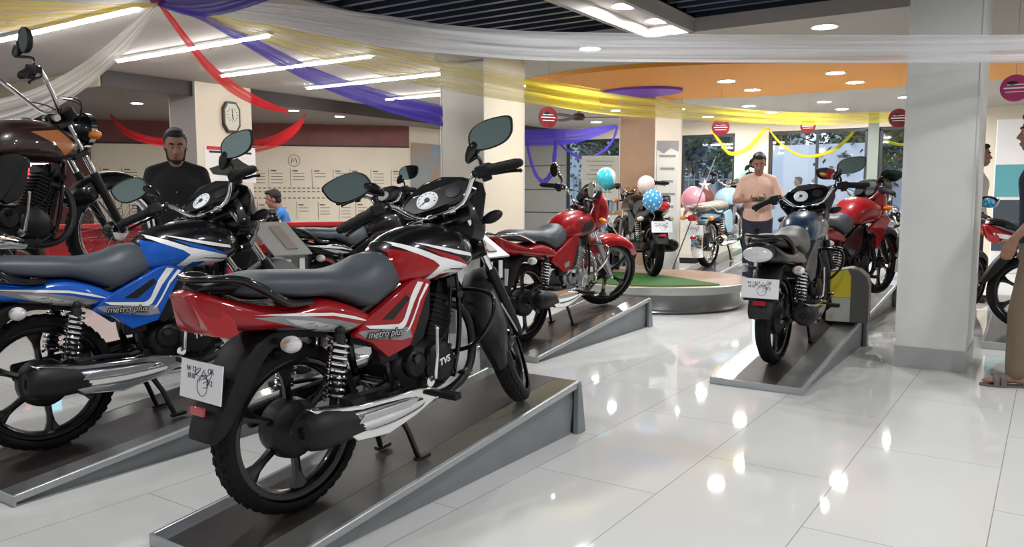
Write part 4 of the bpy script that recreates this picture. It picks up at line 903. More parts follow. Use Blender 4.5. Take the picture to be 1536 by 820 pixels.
    for i in (0, 1):
        a = Vector(J['ankle'][i]); fd = Vector(J.get('toe', [(1,.15,0),(1,-.15,0)])[i]).normalized(); sd = V(-fd.y, fd.x, 0); mb = MB()
        if open_shoe:
            ol = [(-.075,-.030),(-.085,0),(-.075,.030),(0,.036),(.10,.046),(.175,.040),(.205,.0),(.175,-.040),(.10,-.044),(0,-.034)]; ol = [(p.x,p.y) for p in spline([(x,y,0) for x,y in ol]+[(*ol[0],0)], 3)][:-1]
            mb.prism(ol, lambda x,y: V(a.x,a.y,0)+fd*x+sd*y+V(0,0,a.z-.098), lambda x,y: V(a.x,a.y,0)+fd*x+sd*y+V(0,0,a.z-.078))
            for q in (.075,.115): mb.tube(spline([a+fd*q+sd*.046+V(0,0,-.085), a+fd*q+sd*.034+V(0,0,-.03), a+fd*q+V(0,0,-.012), a+fd*q-sd*.034+V(0,0,-.03), a+fd*q-sd*.044+V(0,0,-.085)], 4), .007, 8, flat=2.4)
        else:
            cap(mb, a-fd*.03+V(0,0,-.038), a+fd*.15+V(0,0,-.046), .042, .033); cap(mb, a+V(0,0,-.0), a+fd*.05+V(0,0,-.035), .045, .042)
        o = mb.build('shoe', mat('shoe %.3f' % shoes[0], shoes, .5), root)
        if not open_shoe: remesh(o, vox*.8, 3)
    # hair, brows, eyes
    mb = MB(); mb.ball(h_(-.030,0,.046), (.094,.085,.090), 30, R=R); mb.ball(h_(.034,0,.104), (.052,.058,.030), 20, R=R); mb.ball(h_(.060,.01,.100), (.024,.040,.018), 16, R=R); mb.ball(h_(-.055,0,-.015), (.056,.068,.062), 20, R=R)
    for s in (-1, 1): cap(mb, h_(-.004,s*.070,.045), h_(.006,s*.072,.008), .014, .007)
    hm = MB()                                        # cut the cap away over the face
    hair = mb.build('hair', hair_m, root); remesh(hair, .007, 2)
    mb = MB()
    for s in (-1, 1): mb.tube([h_(.088,s*.014,.034), h_(.086,s*.032,.040), h_(.074,s*.050,.034)], [.0045,.0055,.003], 8)
    mb.build('eyebrows', hair_m, root)
    for s in (-1, 1):
        e = MB().ball(h_(.070,s*.031,.010), .0135, 14).build('eye', eye_m, root); MB().ball(h_(.0785,s*.031,.007), .0065, 10).build('pupil', pup_m, e)
        MB().ball(h_(.0715,s*.031,.0155), (.0145,.0155,.0105), 14, R=R).build('eyelid', skin, e)
    mb = MB(); mb.ball(h_(.087,0,-.0565), (.006,.021,.0045), 12, R=R); mb.ball(h_(.086,0,-.0665), (.006,.018,.0055), 12, R=R); mb.build('lips', lip_m, root)
    if beard:
        mb = MB(); mb.ball(h_(.036,0,-.086), (.047,.044,.030), 20, R=R)
        for s in (-1, 1): cap(mb, h_(.010,s*.066,-.012), h_(.030,s*.050,-.080), .010, .016); cap(mb, h_(.085,s*.002,-.043), h_(.076,s*.028,-.052), .006, .005)
        remesh(mb.build('beard', hair_m, root), .006, 2)
    if extra: extra(root)
    return root
def face(loc, tgt): return math.atan2(tgt[1]-loc[1], tgt[0]-loc[0])
# man in black, left
q = at(267, 300, 5.85); L = (q.x, q.y, 0)
make_person(L, face(L, (0,-.4)), 'bearded man in a black shirt looking down behind the blue motorcycle', dict(head=(.045,0,1.545), el=[(.03,.24,1.11),(.03,-.24,1.11)], wr=[(.20,.20,.93),(.20,-.20,.93)], hd=[(.9,0,-.5)]*2), top=(.012,.012,.014), bottom=(.02,.022,.03), pitch=.24, yaw=.08, beard=True, h=1.015, sleeve='long')
# man in pink, standing with a phone
q = at(1137, 300, 9.6); L = (q.x, q.y, 0)
def phone(root): MB().box((.335,.0,1.145), (.075,.145,.009), R=Matrix.Rotation(.5,3,'Y')).build('phone', black_plastic, root, bevel=.003)
def armband(root): pass
make_person(L, face(L, (0.2,0)), 'man in a pale pink shirt and dark trousers looking down at a phone', dict(head=(.05,0,1.545), el=[(.04,.27,1.12),(.04,-.27,1.12)], wr=[(.245,.10,1.13),(.245,-.10,1.13)], hd=[(.6,-.75,.1),(.6,.75,.1)], thumb=[(.4,.3,1),(.4,-.3,1)], curl=.7), top=(.70,.46,.37), bottom=(.02,.025,.045), pitch=.42, h=1.03, sleeve='short', extra=phone)
# seated receptionist in blue
q = at(432, 320, 10.8); L = (q.x, q.y, 0)
seat_p = dict(pelvis=(0,0,.50), hip=[(.0,.09,.49),(.0,-.09,.49)], knee=[(.42,.11,.50),(.42,-.11,.50)], ankle=[(.42,.11,.075),(.42,-.11,.075)], sh=[(.10,.18,.94),(.10,-.18,.94)], el=[(.28,.21,.74),(.28,-.21,.74)], wr=[(.46,.10,.80),(.46,-.10,.80)], hd=[(1,-.3,-.1),(1,.3,-.1)], thumb=[(0,-.5,1),(0,.5,1)], head=(.19,0,1.13))
make_person(L, face(L, (L[0]-1.0, L[1]-1.1)), 'seated man in a blue shirt bent over the red reception counter', seat_p, top=(.05,.20,.55), bottom=(.03,.03,.04), pitch=.25, h=1.03)
o = empty('office_chair', L, face(L, (L[0]-1.0, L[1]-1.1)), 'black office chair under the man in the blue shirt', 'chair')
MB().box((0,0,.36), (.46,.46,.07)).build('seat', black_plastic, o, bevel=.02); MB().box((-.25,0,.62), (.05,.42,.40)).build('backrest', black_plastic, o, bevel=.02); MB().cyl((0,0,.06), (0,0,.33), .03, 12).build('post', steel, o)
for k in range(5):
    a = 2*PI*k/5; MB().tube([(0,0,.07),(.28*math.cos(a),.28*math.sin(a),.04)], .018, 8).build('leg', steel, o)
# man at the right edge
L = (-.06,6.08,0)
make_person(L, face(L, (-3,5.6)), 'man in a navy shirt and khaki trousers at the right edge', dict(head=(.05,0,1.56), ankle=[(.10,.10,.09),(-.04,-.10,.09)], knee=[(.09,.10,.47),(.0,-.10,.47)], el=[(.02,.26,1.10),(-.10,-.25,1.12)], wr=[(.16,.20,.93),(.02,-.20,.92)], hd=[(.3,-.3,-.9),(.3,.3,-.9)]), top=(.012,.016,.035), bottom=(.17,.13,.085), shoes=(.13,.12,.115), sleeve='rolled', open_shoe=True, h=1.03, group=None)
# man mostly hidden by the white pillar
q = at(1462, 300, 9.2); L = (q.x, q.y, 0)
make_person(L, face(L, (L[0]+2, L[1]-.2)), 'man in a white patterned shirt half hidden behind the white pillar', dict(head=(.04,0,1.57)), top=(.55,.55,.53), bottom=(.04,.04,.05), h=1.06, sleeve='long')
# passer-by outdoors
q = at(1197, 300, 21.); L = (q.x, q.y, 0)
make_person(L, face(L, (L[0]-2, L[1]-1)), 'passer-by in a grey shirt outside the middle window', dict(), top=(.3,.3,.32), bottom=(.05,.05,.06), h=1.0, vox=.014)
# ---------------------------------------------------------------- cloth ribbons
def cloth_mat(name, col, a):
    m = bpy.data.materials.new(name); m.use_nodes = True; nt = m.node_tree; nt.nodes.clear(); L = nt.links.new; N = nt.nodes.new
    o = N('ShaderNodeOutputMaterial'); t = N('ShaderNodeBsdfTransparent'); d = N('ShaderNodeBsdfDiffuse'); tl = N('ShaderNodeBsdfTranslucent'); x1 = N('ShaderNodeMixShader'); x2 = N('ShaderNodeMixShader'); x1.inputs[0].default_value = .45
    d.inputs[0].default_value = (*col,1); tl.inputs[0].default_value = (*col,1); L(d.outputs[0], x1.inputs[1]); L(tl.outputs[0], x1.inputs[2])
    uv = N('ShaderNodeAttribute'); uv.attribute_name = 'across'; w = N('ShaderNodeTexNoise'); w.noise_dimensions = '2D'; w.inputs['Scale'].default_value = 1.; w.inputs['Detail'].default_value = 3
    L(uv.outputs['Vector'], w.inputs['Vector']); mr = N('ShaderNodeMapRange'); mr.inputs[1].default_value = .3; mr.inputs[2].default_value = .7; mr.inputs[3].default_value = max(0,a-.22); mr.inputs[4].default_value = min(1,a+.22)
    L(w.outputs['Fac'], mr.inputs[0]); L(mr.outputs[0], x2.inputs[0]); L(t.outputs[0], x2.inputs[1]); L(x1.outputs[0], x2.inputs[2]); L(x2.outputs[0], o.inputs[0]); return m
def ribbon(pts, m, label, n=7, folds=9, amp=.012, name='cloth_ribbon', cat='ribbon', group=None, tw=None):
    """pts: (top point, bottom point) pairs in the room; a sheer strip with lengthwise pleats"""
    k = [(*a, *b) for a, b in pts]; rr = resample(k, n*(len(k)-1)); vs = []; fs = []; W = folds*2; acc = 0; at_ = []
    for i, r in enumerate(rr):
        a, b = V(*r[:3]), V(*r[3:]); j = rr[min(i+1, len(rr)-1)]; h_ = rr[max(i-1, 0)]; T = (V(*j[:3])-V(*h_[:3])).normalized(); nn = T.cross(b-a)
        nn = nn.normalized() if nn.length > 1e-6 else V(0,1,0); w_ = (b-a).length
        if i: acc += (V(*r[:3])-V(*rr[i-1][:3])).length
        for q in range(W+1):
            t = q/W; vs.append(a.lerp(b, t)+nn*(min(amp, w_*.09)*(math.sin(t*folds*2*PI*.5+.6*math.sin(i*.13))+.4*math.sin(t*17+i*.05)))); at_.append((t*9, acc*.5, 0))
    for i in range(len(rr)-1):
        for q in range(W): fs.append((i*(W+1)+q, i*(W+1)+q+1, (i+1)*(W+1)+q+1, (i+1)*(W+1)+q))
    o = MB().add(vs, fs).build(name, m, None, 180); at2 = o.data.attributes.new('across', 'FLOAT_VECTOR', 'POINT')
    for i, v in enumerate(at_): at2.data[i].vector = v
    return tag(o, label, cat, group)
def band(rows):
    """rows: (u, v centre, half width px, distance)"""
    return [(at(u, v-h_, d), at(u, v+h_, d)) for u, v, h_, d in rows]
cw = cloth_mat('sheer white cloth', (.93,.95,.98), .68); cwl = cloth_mat('sheer cream cloth', (.75,.73,.68), .5); cy = cloth_mat('sheer yellow cloth', (.80,.68,.06), .55); cyl = cloth_mat('very sheer yellow cloth', (.75,.62,.08), .42)
cp = cloth_mat('sheer violet cloth', (.085,.06,.46), .84); cr_ = cloth_mat('sheer red cloth', (.68,.02,.03), .85); cpd = cloth_mat('violet cloth garland', (.12,.08,.5), .8); cyd = cloth_mat('yellow cloth garland', (.85,.72,.05), .92); crd = cloth_mat('dark red sheer cloth', (.42,.015,.02), .7)
ribbon(band([(237,3,4,6.3),(400,20,16,6.1),(560,44,24,5.7),(664,58,22,5.5),(785,68,22,5.3),(900,71,22,5.15),(1100,73,21,5.),(1366,73,21,4.9),(1536,72,21,4.85),(1800,64,21,4.8)]), cw, 'wide sheer white ribbon strung across the whole hall in front of the white pillar', folds=6, amp=.02)
ribbon(band([(238,5,4,6.35),(330,28,12,6.6),(450,62,18,6.9),(560,88,22,7.2),(664,110,24,7.5),(785,134,20,8.0),(900,150,16,8.5)]), cyl, 'pale sheer yellow ribbon sagging from the ceiling knot across the left pillar', folds=5, amp=.015)
ribbon(band([(786,134,17,8.2),(900,154,17,8.7),(1020,166,13,9.4),(1150,176,10,10.4),(1250,178,9,11.2),(1347,175,8,12.)]), cy, 'bright yellow ribbon running from the left pillar to the windows below the orange ceiling', folds=5, amp=.015)
ribbon(band([(240,6,4,6.3),(300,24,6,6.5),(360,55,9,6.8),(420,88,12,7.1),(480,118,13,7.6),(540,140,14,8.1),(600,158,15,8.5),(664,174,16,8.72)]), cp, 'violet ribbon from the ceiling knot to the left pillar', folds=4, amp=.012)
ribbon(band([(238,5,4,6.25),(285,10,14,6.1),(340,2,18,5.9),(420,-25,20,5.6)]), cp, 'violet ribbon running up out of the top of the photo from the ceiling knot', folds=4)
ribbon(band([(238,6,3,6.28),(258,30,8,6.4),(285,66,9,6.6),(315,102,10,6.9),(350,132,10,7.3),(392,155,7,7.8),(432,167,3,8.3)]), cr_, 'red ribbon from the ceiling knot down towards the glowing spotlight', folds=4)
ribbon(band([(236,6,4,6.2),(205,42,14,6.15),(165,82,18,6.1),(120,118,20,6.0),(60,152,22,5.95),(0,172,24,5.9),(-70,186,24,5.85)]), cwl, 'sheer white ribbon falling to the left edge from the ceiling knot', folds=5)
ribbon(band([(235,7,3,6.2),(170,14,8,6.1),(90,20,16,5.95),(0,24,24,5.8),(-90,26,28,5.6)]), cloth_mat('sheer mustard cloth', (.62,.45,.06), .6), 'mustard yellow ribbon at the top left corner above the nearest tube light', folds=5)
ribbon(band([(458,172,3,13.2),(448,188,7,13.3),(425,206,10,13.3),(400,216,9,13.2),(378,220,9,13.1),(350,218,8,13.)]), crd, 'dark red swag on the maroon wall right of the clock pillar', folds=3, name='cloth_swag', cat='swag', group=None)
ribbon(band([(165,172,3,12.6),(185,195,5,12.6),(215,208,6,12.5),(250,214,6,12.5),(285,214,6,12.5)]), crd, 'dark red swag on the maroon wall left of the clock pillar', folds=3, name='cloth_swag', cat='swag')
ribbon(band([(-40,190,18,9.),(0,212,14,9.2),(25,200,12,9.4),(40,180,6,9.6)]), crd, 'dark red swag at the left edge above the screen', folds=3, name='cloth_swag', cat='swag')
MBk = MB().ball(at(237,2,6.28), (.06,.06,.035), 14); tag(MBk.build('ribbon_knot', mat('knot cloth', (.25,.05,.15), .8)), 'gathered knot on the ceiling where all the ribbons meet', 'knot')
# garlands on the windows
def swag(rows, m, label, r=.045, group=None):
    pts = [at(u, v, d) for u, v, d in rows]; sp = spline(pts, 8); k = len(sp)
    mb = MB(); mb.tube(sp, [r*(.55+.45*math.sin(PI*i/(k-1)))*(1+.12*math.sin(i*1.3)) for i in range(k)], 10, flat=.5); return tag(mb.build('cloth_garland', m), label, 'garland', group)
swag([(1068,196,15.2),(1080,213,15.2),(1095,230,15.3),(1118,225,15.4),(1135,209,15.5),(1148,192,15.6)], cyd, 'yellow cloth garland over the left window, looped beside the cream pier', .06)
swag([(1152,192,15.6),(1170,214,15.5),(1195,231,15.4),(1220,234,15.4),(1250,225,15.4),(1272,207,15.5),(1287,188,15.6)], cyd, 'yellow cloth garland sagging over the middle window', .055)
swag([(1292,188,15.6),(1308,201,15.5),(1330,212,15.4),(1355,217,15.4),(1385,214,15.4),(1415,192,15.6)], cyd, 'yellow cloth garland running behind the white pillar', .055)
ribbon(band([(780,207,12,14.6),(820,206,13,14.7),(870,203,10,14.9),(925,189,3,15.2)]), cp, 'violet ribbon stretched above the grey panels and the corner window', folds=3)
swag([(790,205,14.6),(794,232,14.6),(804,262,14.6),(816,272,14.7),(828,258,14.7),(832,232,14.7),(834,210,14.7)], cpd, 'violet cloth loop hanging in front of the grey panels', .05)
swag([(836,212,14.8),(852,226,14.9),(878,238,15.),(905,226,15.1),(920,208,15.2),(926,190,15.2)], cpd, 'violet cloth garland across the corner window', .05)
# hanging discs
m_dred = vary(mat('red printed disc', (.22,.012,.025), .35), (.14,.008,.015), 9); m_mag = mat('magenta printed disc', (.40,.02,.12), .35)
def disc(u, v, rpx, d, label, mm, mk):
    c = at(u, v, d); r = rpx*d/1200; o = empty('hanging_disc', c, math.atan2(-c.y, -c.x)+mk, label, 'hanging disc')
    MB().lathe([(-.006,0),(-.006,r),(.006,r),(.006,0)], (0,0,0), (1,0,0), 40).build('board', mm, o)
    mb = MB()
    for s in (-1, 1):
        for z, hw, th in ((.0,.75,.10),(-.28,.62,.05),(.25,.55,.06)): mb.box((s*.008, 0, z*r), (.003, 2*hw*r, th*r))
    mb.build('print', white_film, o, 0); mb = MB()
    for s in (-1, 1): mb.ball((s*.008,-.2*r,.38*r), (.003,.35*r,.16*r), 12)
    mb.build('picture', dark_film, o)
    MB().tube([(0,0,r),(0,0,CZ-c.z)], .0018, 5).build('thread', mat('nylon thread', (.25,.25,.25), .6), o)
disc(822,176,16,9.2,'red and white hanging disc beside the left pillar', m_dred, .5); disc(1081,191,13,11.2,'red hanging disc over the left window, above the garland end', m_dred, 0)
disc(1212,189,11,11.5,'small red hanging disc behind the yellow ribbon over the middle window', m_dred, 0); disc(1348,177,14,9.5,'red hanging disc touching the left edge of the white pillar', m_dred, 0); disc(1523,132,20,6.3,'magenta hanging disc at the right edge of the photo', m_mag, 0)
# ceiling fan
q = at(868,176,12.2); o = empty('ceiling_fan', (q.x,q.y,CZ), 0, 'brown three-bladed ceiling fan near the violet ribbon', 'ceiling fan')
zf = q.z-CZ; MB().cyl((0,0,0), (0,0,zf+.06), .012, 10).build('down_rod', mat('fan brown', (.06,.035,.025), .4), o); MB().lathe([(-.05,0),(-.045,.07),(0,.10),(.05,.08),(.07,.02)], (0,0,zf), (0,0,1), 28).build('motor', MATS['fan brown'], o)
for k in range(3):
    a = 2*PI*k/3+.5; R = Matrix.Rotation(a, 3, 'Z') @ Matrix.Rotation(.15, 3, 'X'); MB().box(R @ V(.36,0,0)+V(0,0,zf), (.56,.12,.008), R=R).build('blade', MATS['fan brown'], o, bevel=.003)
# ---------------------------------------------------------------- timeline mural
ink_t = mat('mural ink', (.07,.06,.055), .6); mural = empty('timeline_mural', (0,0,0), 0, 'timeline of fine dark columns and captions on the cream back wall', 'mural')
def tl(mb, s, z, w_, h_, m=0): wallbox(mb, s-w_/2, s+w_/2, z-h_/2, z+h_/2, .004, m, -.004)
rng = random.Random(3); up = MB(); dn = MB(); dots = MB(); x = .12; k = 0
while x < Lw-.12:
    tl(up, x, 1.55, .008, .36); tl(up, x+.09, 1.69, .10, .022)
    for j in range(rng.randint(2,4)): tl(up, x+.15, 1.64-.06*j, .21, .010)
    tl(dn, x+.1, .93, .008, .34); tl(dn, x+.18, 1.04, .10, .02)
    for j in range(rng.randint(2,5)): tl(dn, x+.23, .98-.06*j, .18, .010)
    x += rng.choice((.32,.36,.40)); k += 1
for row, z in enumerate((1.36,1.29,1.17)):
    x = .08
    while x < Lw-.05: tl(dots, x, z, .055, .016); x += .09
tag(up.build('captions', ink_t, mural, 0), kind='stuff'); tag(dn.build('captions', ink_t, mural, 0), kind='stuff'); tag(dots.build('dotted_band', ink_t, mural, 0), kind='stuff')
cs, cz = (P1+dw*0-P1).length, 1.78
sL = None
def wall_s(u):           # distance along the wall seen at column u
    r = ray(u, 240); den = r.x*nw.x+r.y*nw.y; tt = ((P1-CAM).x*nw.x+(P1-CAM).y*nw.y)/den; p = CAM+r*tt; return (V(p.x,p.y,0)-P1).dot(dw), tt
s0, d0 = wall_s(441); zc = 1.22+(293-241)/1200*d0; mb = MB(); cc = P1+dw*s0+nw*.006+V(0,0,zc)
mb.tube([cc+dw*(.11*math.cos(2*PI*i/40))+V(0,0,.11*math.sin(2*PI*i/40)) for i in range(40)], .004, 5, closed=True); mb.tube([cc+dw*-.05+V(0,0,-.05), cc+dw*-.03+V(0,0,.05), cc+V(0,0,-.02), cc+dw*.03+V(0,0,.05), cc+dw*.055+V(0,0,-.05)], .007, 5); mb.build('emblem', ink_t, mural)
# clock on its pillar
q = onx(345,176,-9.67); o = empty('wall_clock', (-9.67,q.y,q.z), 0, 'octagonal wall clock with a dark brown frame on the cream pillar', 'clock')
hw, hh = .14,.215; oc = [(-hw,-hh*.55),(-hw*.55,-hh),(hw*.55,-hh),(hw,-hh*.55),(hw,hh*.55),(hw*.55,hh),(-hw*.55,hh),(-hw,hh*.55)]
MB().prism(oc, lambda y,z: V(.0,y,z), lambda y,z: V(.05,y,z)).build('case', mat('clock case brown', (.03,.015,.01), .3), o, bevel=.008)
MB().prism([(a*.8,b*.84) for a,b in oc], lambda y,z: V(.045,y,z), lambda y,z: V(.053,y,z)).build('dial', mat('clock dial', (.62,.60,.52), .4), o)
mb = MB()
for k in range(12): a = 2*PI*k/12; mb.box((.055, .085*math.sin(a), .03+.085*math.cos(a)), (.003,.010,.018), R=Matrix.Rotation(-a,3,'X'))
mb.build('hour_marks', ink, o); MB().tube([(.057,0,.03),(.057,.015,-.035)], .006, 6).build('hour_hand', ink, o); MB().tube([(.059,0,.03),(.059,-.003,.10)], .004, 6).build('minute_hand', ink, o)
# bike poster under the clock
q = onx(346,247,-9.67); o = empty('poster', (-9.67,q.y,q.z), 0, 'white poster with a dark motorcycle picture under the clock', 'poster')
MB().box((.006,0,0), (.012,.84,.50)).build('sheet', white_film, o, 0); mb = MB(); mb.prism([(-.36,-.06),(-.1,.02),(.1,.10),(.2,.04),(.34,-.02),(.30,-.12),(0,-.16),(-.3,-.14)], lambda y,z: V(.012,y,z), lambda y,z: V(.015,y,z)); mb.box((.013,.0,.17),(.003,.7,.03)); mb.build('picture', dark_film, o, 0)
MB().box((.014,-.25,.22), (.004,.28,.05)).build('heading', mat('red print', (.5,.02,.03), .4), o, 0)
# screen on the left wall
q = wall_s(45)
sL, dL = wall_s(42); cc = P1+dw*(-1.1)
pc = at(42,240,11.6); o = empty('television', pc, math.atan2(-pc.y,-pc.x), 'lit television screen with red and cyan panels at the left edge', 'television')
MB().box((0,0,0), (.05,.56,.62)).build('bezel', black_plastic, o, bevel=.006)
mb = MB()
cols = []
for a, b, c, d, m in ((-.26,-.13,.12,.28,0),(-.12,.26,.06,.28,1),(-.26,.0,-.10,.10,1),(.02,.26,-.10,.04,2),(-.26,.02,-.28,-.11,0),(.03,.26,-.28,-.11,3)): mb.box((.028,(a+b)/2,(c+d)/2), (.004,b-a-.01,d-c-.01), m)
mb.build('picture', [mat('screen red', (.8,.03,.05), .3, emit=.8, ecol=(.9,.05,.06)), mat('screen cyan', (.1,.6,.75), .3, emit=.8, ecol=(.15,.65,.8)), mat('screen white', (.8,.8,.8), .3, emit=.7), mat('screen dark', (.03,.05,.08), .3)], o, 0)
MB().tube([(-.02,0,-.3),(-.02,0,-pc.z)], .03, 10).build('stand', black_plastic, o)
# reception counter
a = at(60,340,8.6); b = at(600,334,9.9); a.z = b.z = 0; d_ = (b-a).normalized(); n_ = V(-d_.y,d_.x,0); ln = (b-a).length; mid = (a+b)/2
m_redl = vary(mat('red counter laminate', (.34,.02,.03), .3), (.27,.015,.022), 3)
o = empty('reception_counter', (mid.x,mid.y,0), math.atan2(d_.y,d_.x), 'long red reception counter in front of the timeline wall', 'counter')
MB().box((0,.25,.425), (ln,.06,.85)).build('front_panel', m_redl, o, 0); MB().box((0,.45,.72), (ln,.5,.03)).build('worktop', m_redl, o, bevel=.004); MB().box((0,.24,.875), (ln+.04,.16,.05)).build('ledge', mat('bright red ledge', (.45,.03,.035), .3), o, bevel=.008)
for x in (-ln/2+.02, ln/2-.02): MB().box((x,.45,.36), (.04,.5,.72)).build('side_panel', m_redl, o, 0)
mb = MB(); mb.tube([(-.05+.22*math.cos(t), .215, .66+.10*math.sin(t)) for t in [2*PI*k/30 for k in range(30)]], .007, 6, closed=True); mb.build('emblem', mat('rose emblem', (.6,.2,.2), .4), o)
# clear leaflet stands
def leaflet(loc, rz, label, hgt=.98):
    o = empty('leaflet_stand', loc, rz, label, 'leaflet stand', None); w = .13; y0, y1 = -.14,.14
    th = .006; lo = hgt-.17
    for s in (-1,1): MB().prism([(y0,0),(y0,lo),(y1,hgt),(y1,0)], lambda y,z: V(s*w,y,z), lambda y,z: V(s*(w-th),y,z)).build('side_panel', m_acrylic, o, 0)
    MB().box((0,y0,lo/2), (2*w,th,lo)).build('front_panel', m_acrylic, o, 0); MB().box((0,y1,hgt/2), (2*w,th,hgt)).build('rear_panel', m_acrylic, o, 0)
    sl = math.atan2(hgt-lo, y1-y0); R = Matrix.Rotation(sl, 3, 'X'); L_ = math.hypot(hgt-lo, y1-y0)+.08
    MB().box((0,0,(hgt+lo)/2+.006), (2*w+.03,L_,.012), R=R).build('sloping_top', mat('frosted leaflet board', (.38,.375,.35), .3), o, bevel=.003)
    MB().box(V(.0,0,(hgt+lo)/2)+R@V(.02,.0,.016), (.08,L_*.7,.008), R=R).build('leaflet', mat('faded leaflet', (.30,.25,.21), .5), o, 0)
    MB().box((-.05,y0-.006,lo-.11), (.09,.003,.13)).build('price_card', white_film, o, 0); MB().box((.08,y0-.006,lo-.10), (.04,.003,.12)).build('price_card', white_film, o, 0)
    MB().box((0,0,.01), (2*w,.26,.02)).build('base', m_acrylic, o, 0)
p = onz(745,546); leaflet((-3.26,4.40,0), rad(86), 'clear leaflet stand between the foreground motorcycle and the all red one', .99)
leaflet((-4.46,3.72,0), rad(80), 'clear leaflet stand behind the seat of the foreground motorcycle', 1.0)
# box with a yellow sign beside the blue ramp
o = empty('display_box', (-1.28,6.56,.255), rad(6), 'dark round-topped box with yellow and white panels beside the dark blue motorcycle', 'display box'); o.scale = (.80,.80,.80)
ol = [(-.20,.28),(-.20,.72)]+[(-.20+.0+.40*(1-math.cos(t))/2*1.0, .72+.10*math.sin(t)) for t in [PI*k/10 for k in range(1,10)]]+[(.20,.70),(.20,.28)]
MB().prism([(-.19,.26),(-.19,.74),(.02,.78),(.10,.76),(.17,.70),(.19,.62),(.19,.26)], lambda x,z: V(x,-.14,z-.26), lambda x,z: V(x,.16,z-.26)).build('body', mat('dark grey box', (.09,.085,.08), .35), o, 30, bevel=.012)
MB().prism([(-.18,.50),(-.18,.73),(.0,.765),(.03,.70),(.03,.50)], lambda x,z: V(x,-.147,z-.26), lambda x,z: V(x,-.143,z-.26)).build('yellow_panel', mat('yellow print', (.60,.48,.03), .4), o, 0)
MB().box((-.075,-.145,.12), (.21,.004,.23)).build('white_panel', mat('grey white print', (.42,.42,.38), .4), o, 0)
# balloons
def balloon(u, v, rpx, d, label, m, spots=False, st=None):
    c = at(u, v, d); r = rpx*d/1200; o = empty('balloon', c, 0, label, 'balloon'); b = MB().ball((0,0,0), (r,r,r*1.1), 28); b.ball((0,0,-r*1.12), (.018,.018,.018), 8); b.build('skin', m, o)
    if spots:
        mb = MB(); rng = random.Random(2)
        for k in range(46):
            z = 1-2*(k+.5)/46; ph = k*2.4; p = V(math.sqrt(1-z*z)*math.cos(ph)*r, math.sqrt(1-z*z)*math.sin(ph)*r, z*r*1.1); mb.lathe([(0,0),(.002,r*.10),(.0,r*.10)], p*1.003, p, 8)
        mb.build('spots', white_film, o)
    MB().tube(spline([V(0,0,-r*1.15), V(.02,.01,-r*1.6), V(-.01,0,-r*2.3)], 4), .0015, 4).build('string', white_film, o)
mb_ = lambda n, c: mat(n, c, .18, coat=.6)
balloon(979,300,15,8.2,'blue balloon with white spots at the tail of the podium motorcycle', mb_('blue balloon',(.06,.33,.62)), True)
balloon(909,267,15,8.9,'white and turquoise balloon over the handlebar of the podium motorcycle', vary(mb_('white turquoise balloon',(.75,.78,.80)),(.05,.50,.60),3.,.48,.52,1.))
balloon(969,277,13,8.8,'pinkish white balloon above the seat of the podium motorcycle', mb_('pink white balloon',(.78,.62,.58)))
balloon(1040,299,18,12.,'large pink balloon against the white cabinet', mb_('pink balloon',(.78,.34,.42)))
# cabinets and boards along the far wall
def board(u0, u1, v0, v1, d, label, m, name='notice_board', lines=8, legs=True):
    c = at((u0+u1)/2, (v0+v1)/2, d); w_ = (u1-u0)*d/1200; h_ = (v1-v0)*d/1200; o = empty(name, (c.x,c.y,0), TH+.1, label, 'notice board')
    MB().box((0,0,c.z), (w_,.03,h_)).build('board', m, o, bevel=.004); mb = MB()
    for k in range(lines): mb.box((-.0,-.017,c.z+h_*.38-k*h_*.1), (w_*(.75-.1*(k%3)),.003,h_*.018))
    mb.build('text_lines', grey_film, o, 0)
    if legs:
        for s in (-1,1): MB().box((s*w_*.42,.0,(c.z-h_/2)/2), (.03,.03,c.z-h_/2)).build('leg', m_grey, o, 0)
    return o
board(872,928,234,300,14.,'pale green notice board standing by the corner window',mat('pale notice board',(.52,.56,.52),.4),lines=8)
o = board(983,1016,212,400,11.6,'tall white banner with a grey wave standing against the tan pillar',mat('banner white',(.62,.64,.60),.4),name='banner',lines=5); o['category'] = 'banner'
c = at(1000,224,11.6); MB().prism([(-.16,.0),(-.05,-.06),(.05,.02),(.16,-.03),(.16,.12),(-.16,.12)], lambda x,z: V(x,-.016,c.z+z), lambda x,z: V(x,-.020,c.z+z)).build('wave', grey_film, o, 0)
def cabinet(u0, u1, v0, d, dep, label, rz=0.):
    a = at(u0, 300, d); b = at(u1, 300, d); w_ = abs(b.x-a.x)+.0; w_ = (u1-u0)*d/1200; z = 1.22+(293-v0)/1200*d; c = (a+b)/2
    o = empty('cabinet', (c.x, c.y, 0), rz, label, 'cabinet'); MB().box((0,dep/2,z/2+.05), (w_,dep,z-.1)).build('body', mat('cream white cabinet', (.66,.64,.56), .4), o, bevel=.008); MB().box((0,dep/2+.02,.05), (w_-.04,dep-.04,.1)).build('plinth', black_plastic, o, 0)
    for s in (-1,1): mb = MB().box((s*w_*.245,-.008,z/2+.06), (w_*.46,.016,z-.2)); dd = mb.build('door', MATS['cream white cabinet'], o, bevel=.003); MB().box((s*w_*.04,-.025,z*.55), (.012,.02,.14)).build('handle', steel, dd, bevel=.003)
    return o
cabinet(1016,1100,312,14.2,.45,'low cream cabinet below the left window behind the pale blue motorcycle', TH*.2)
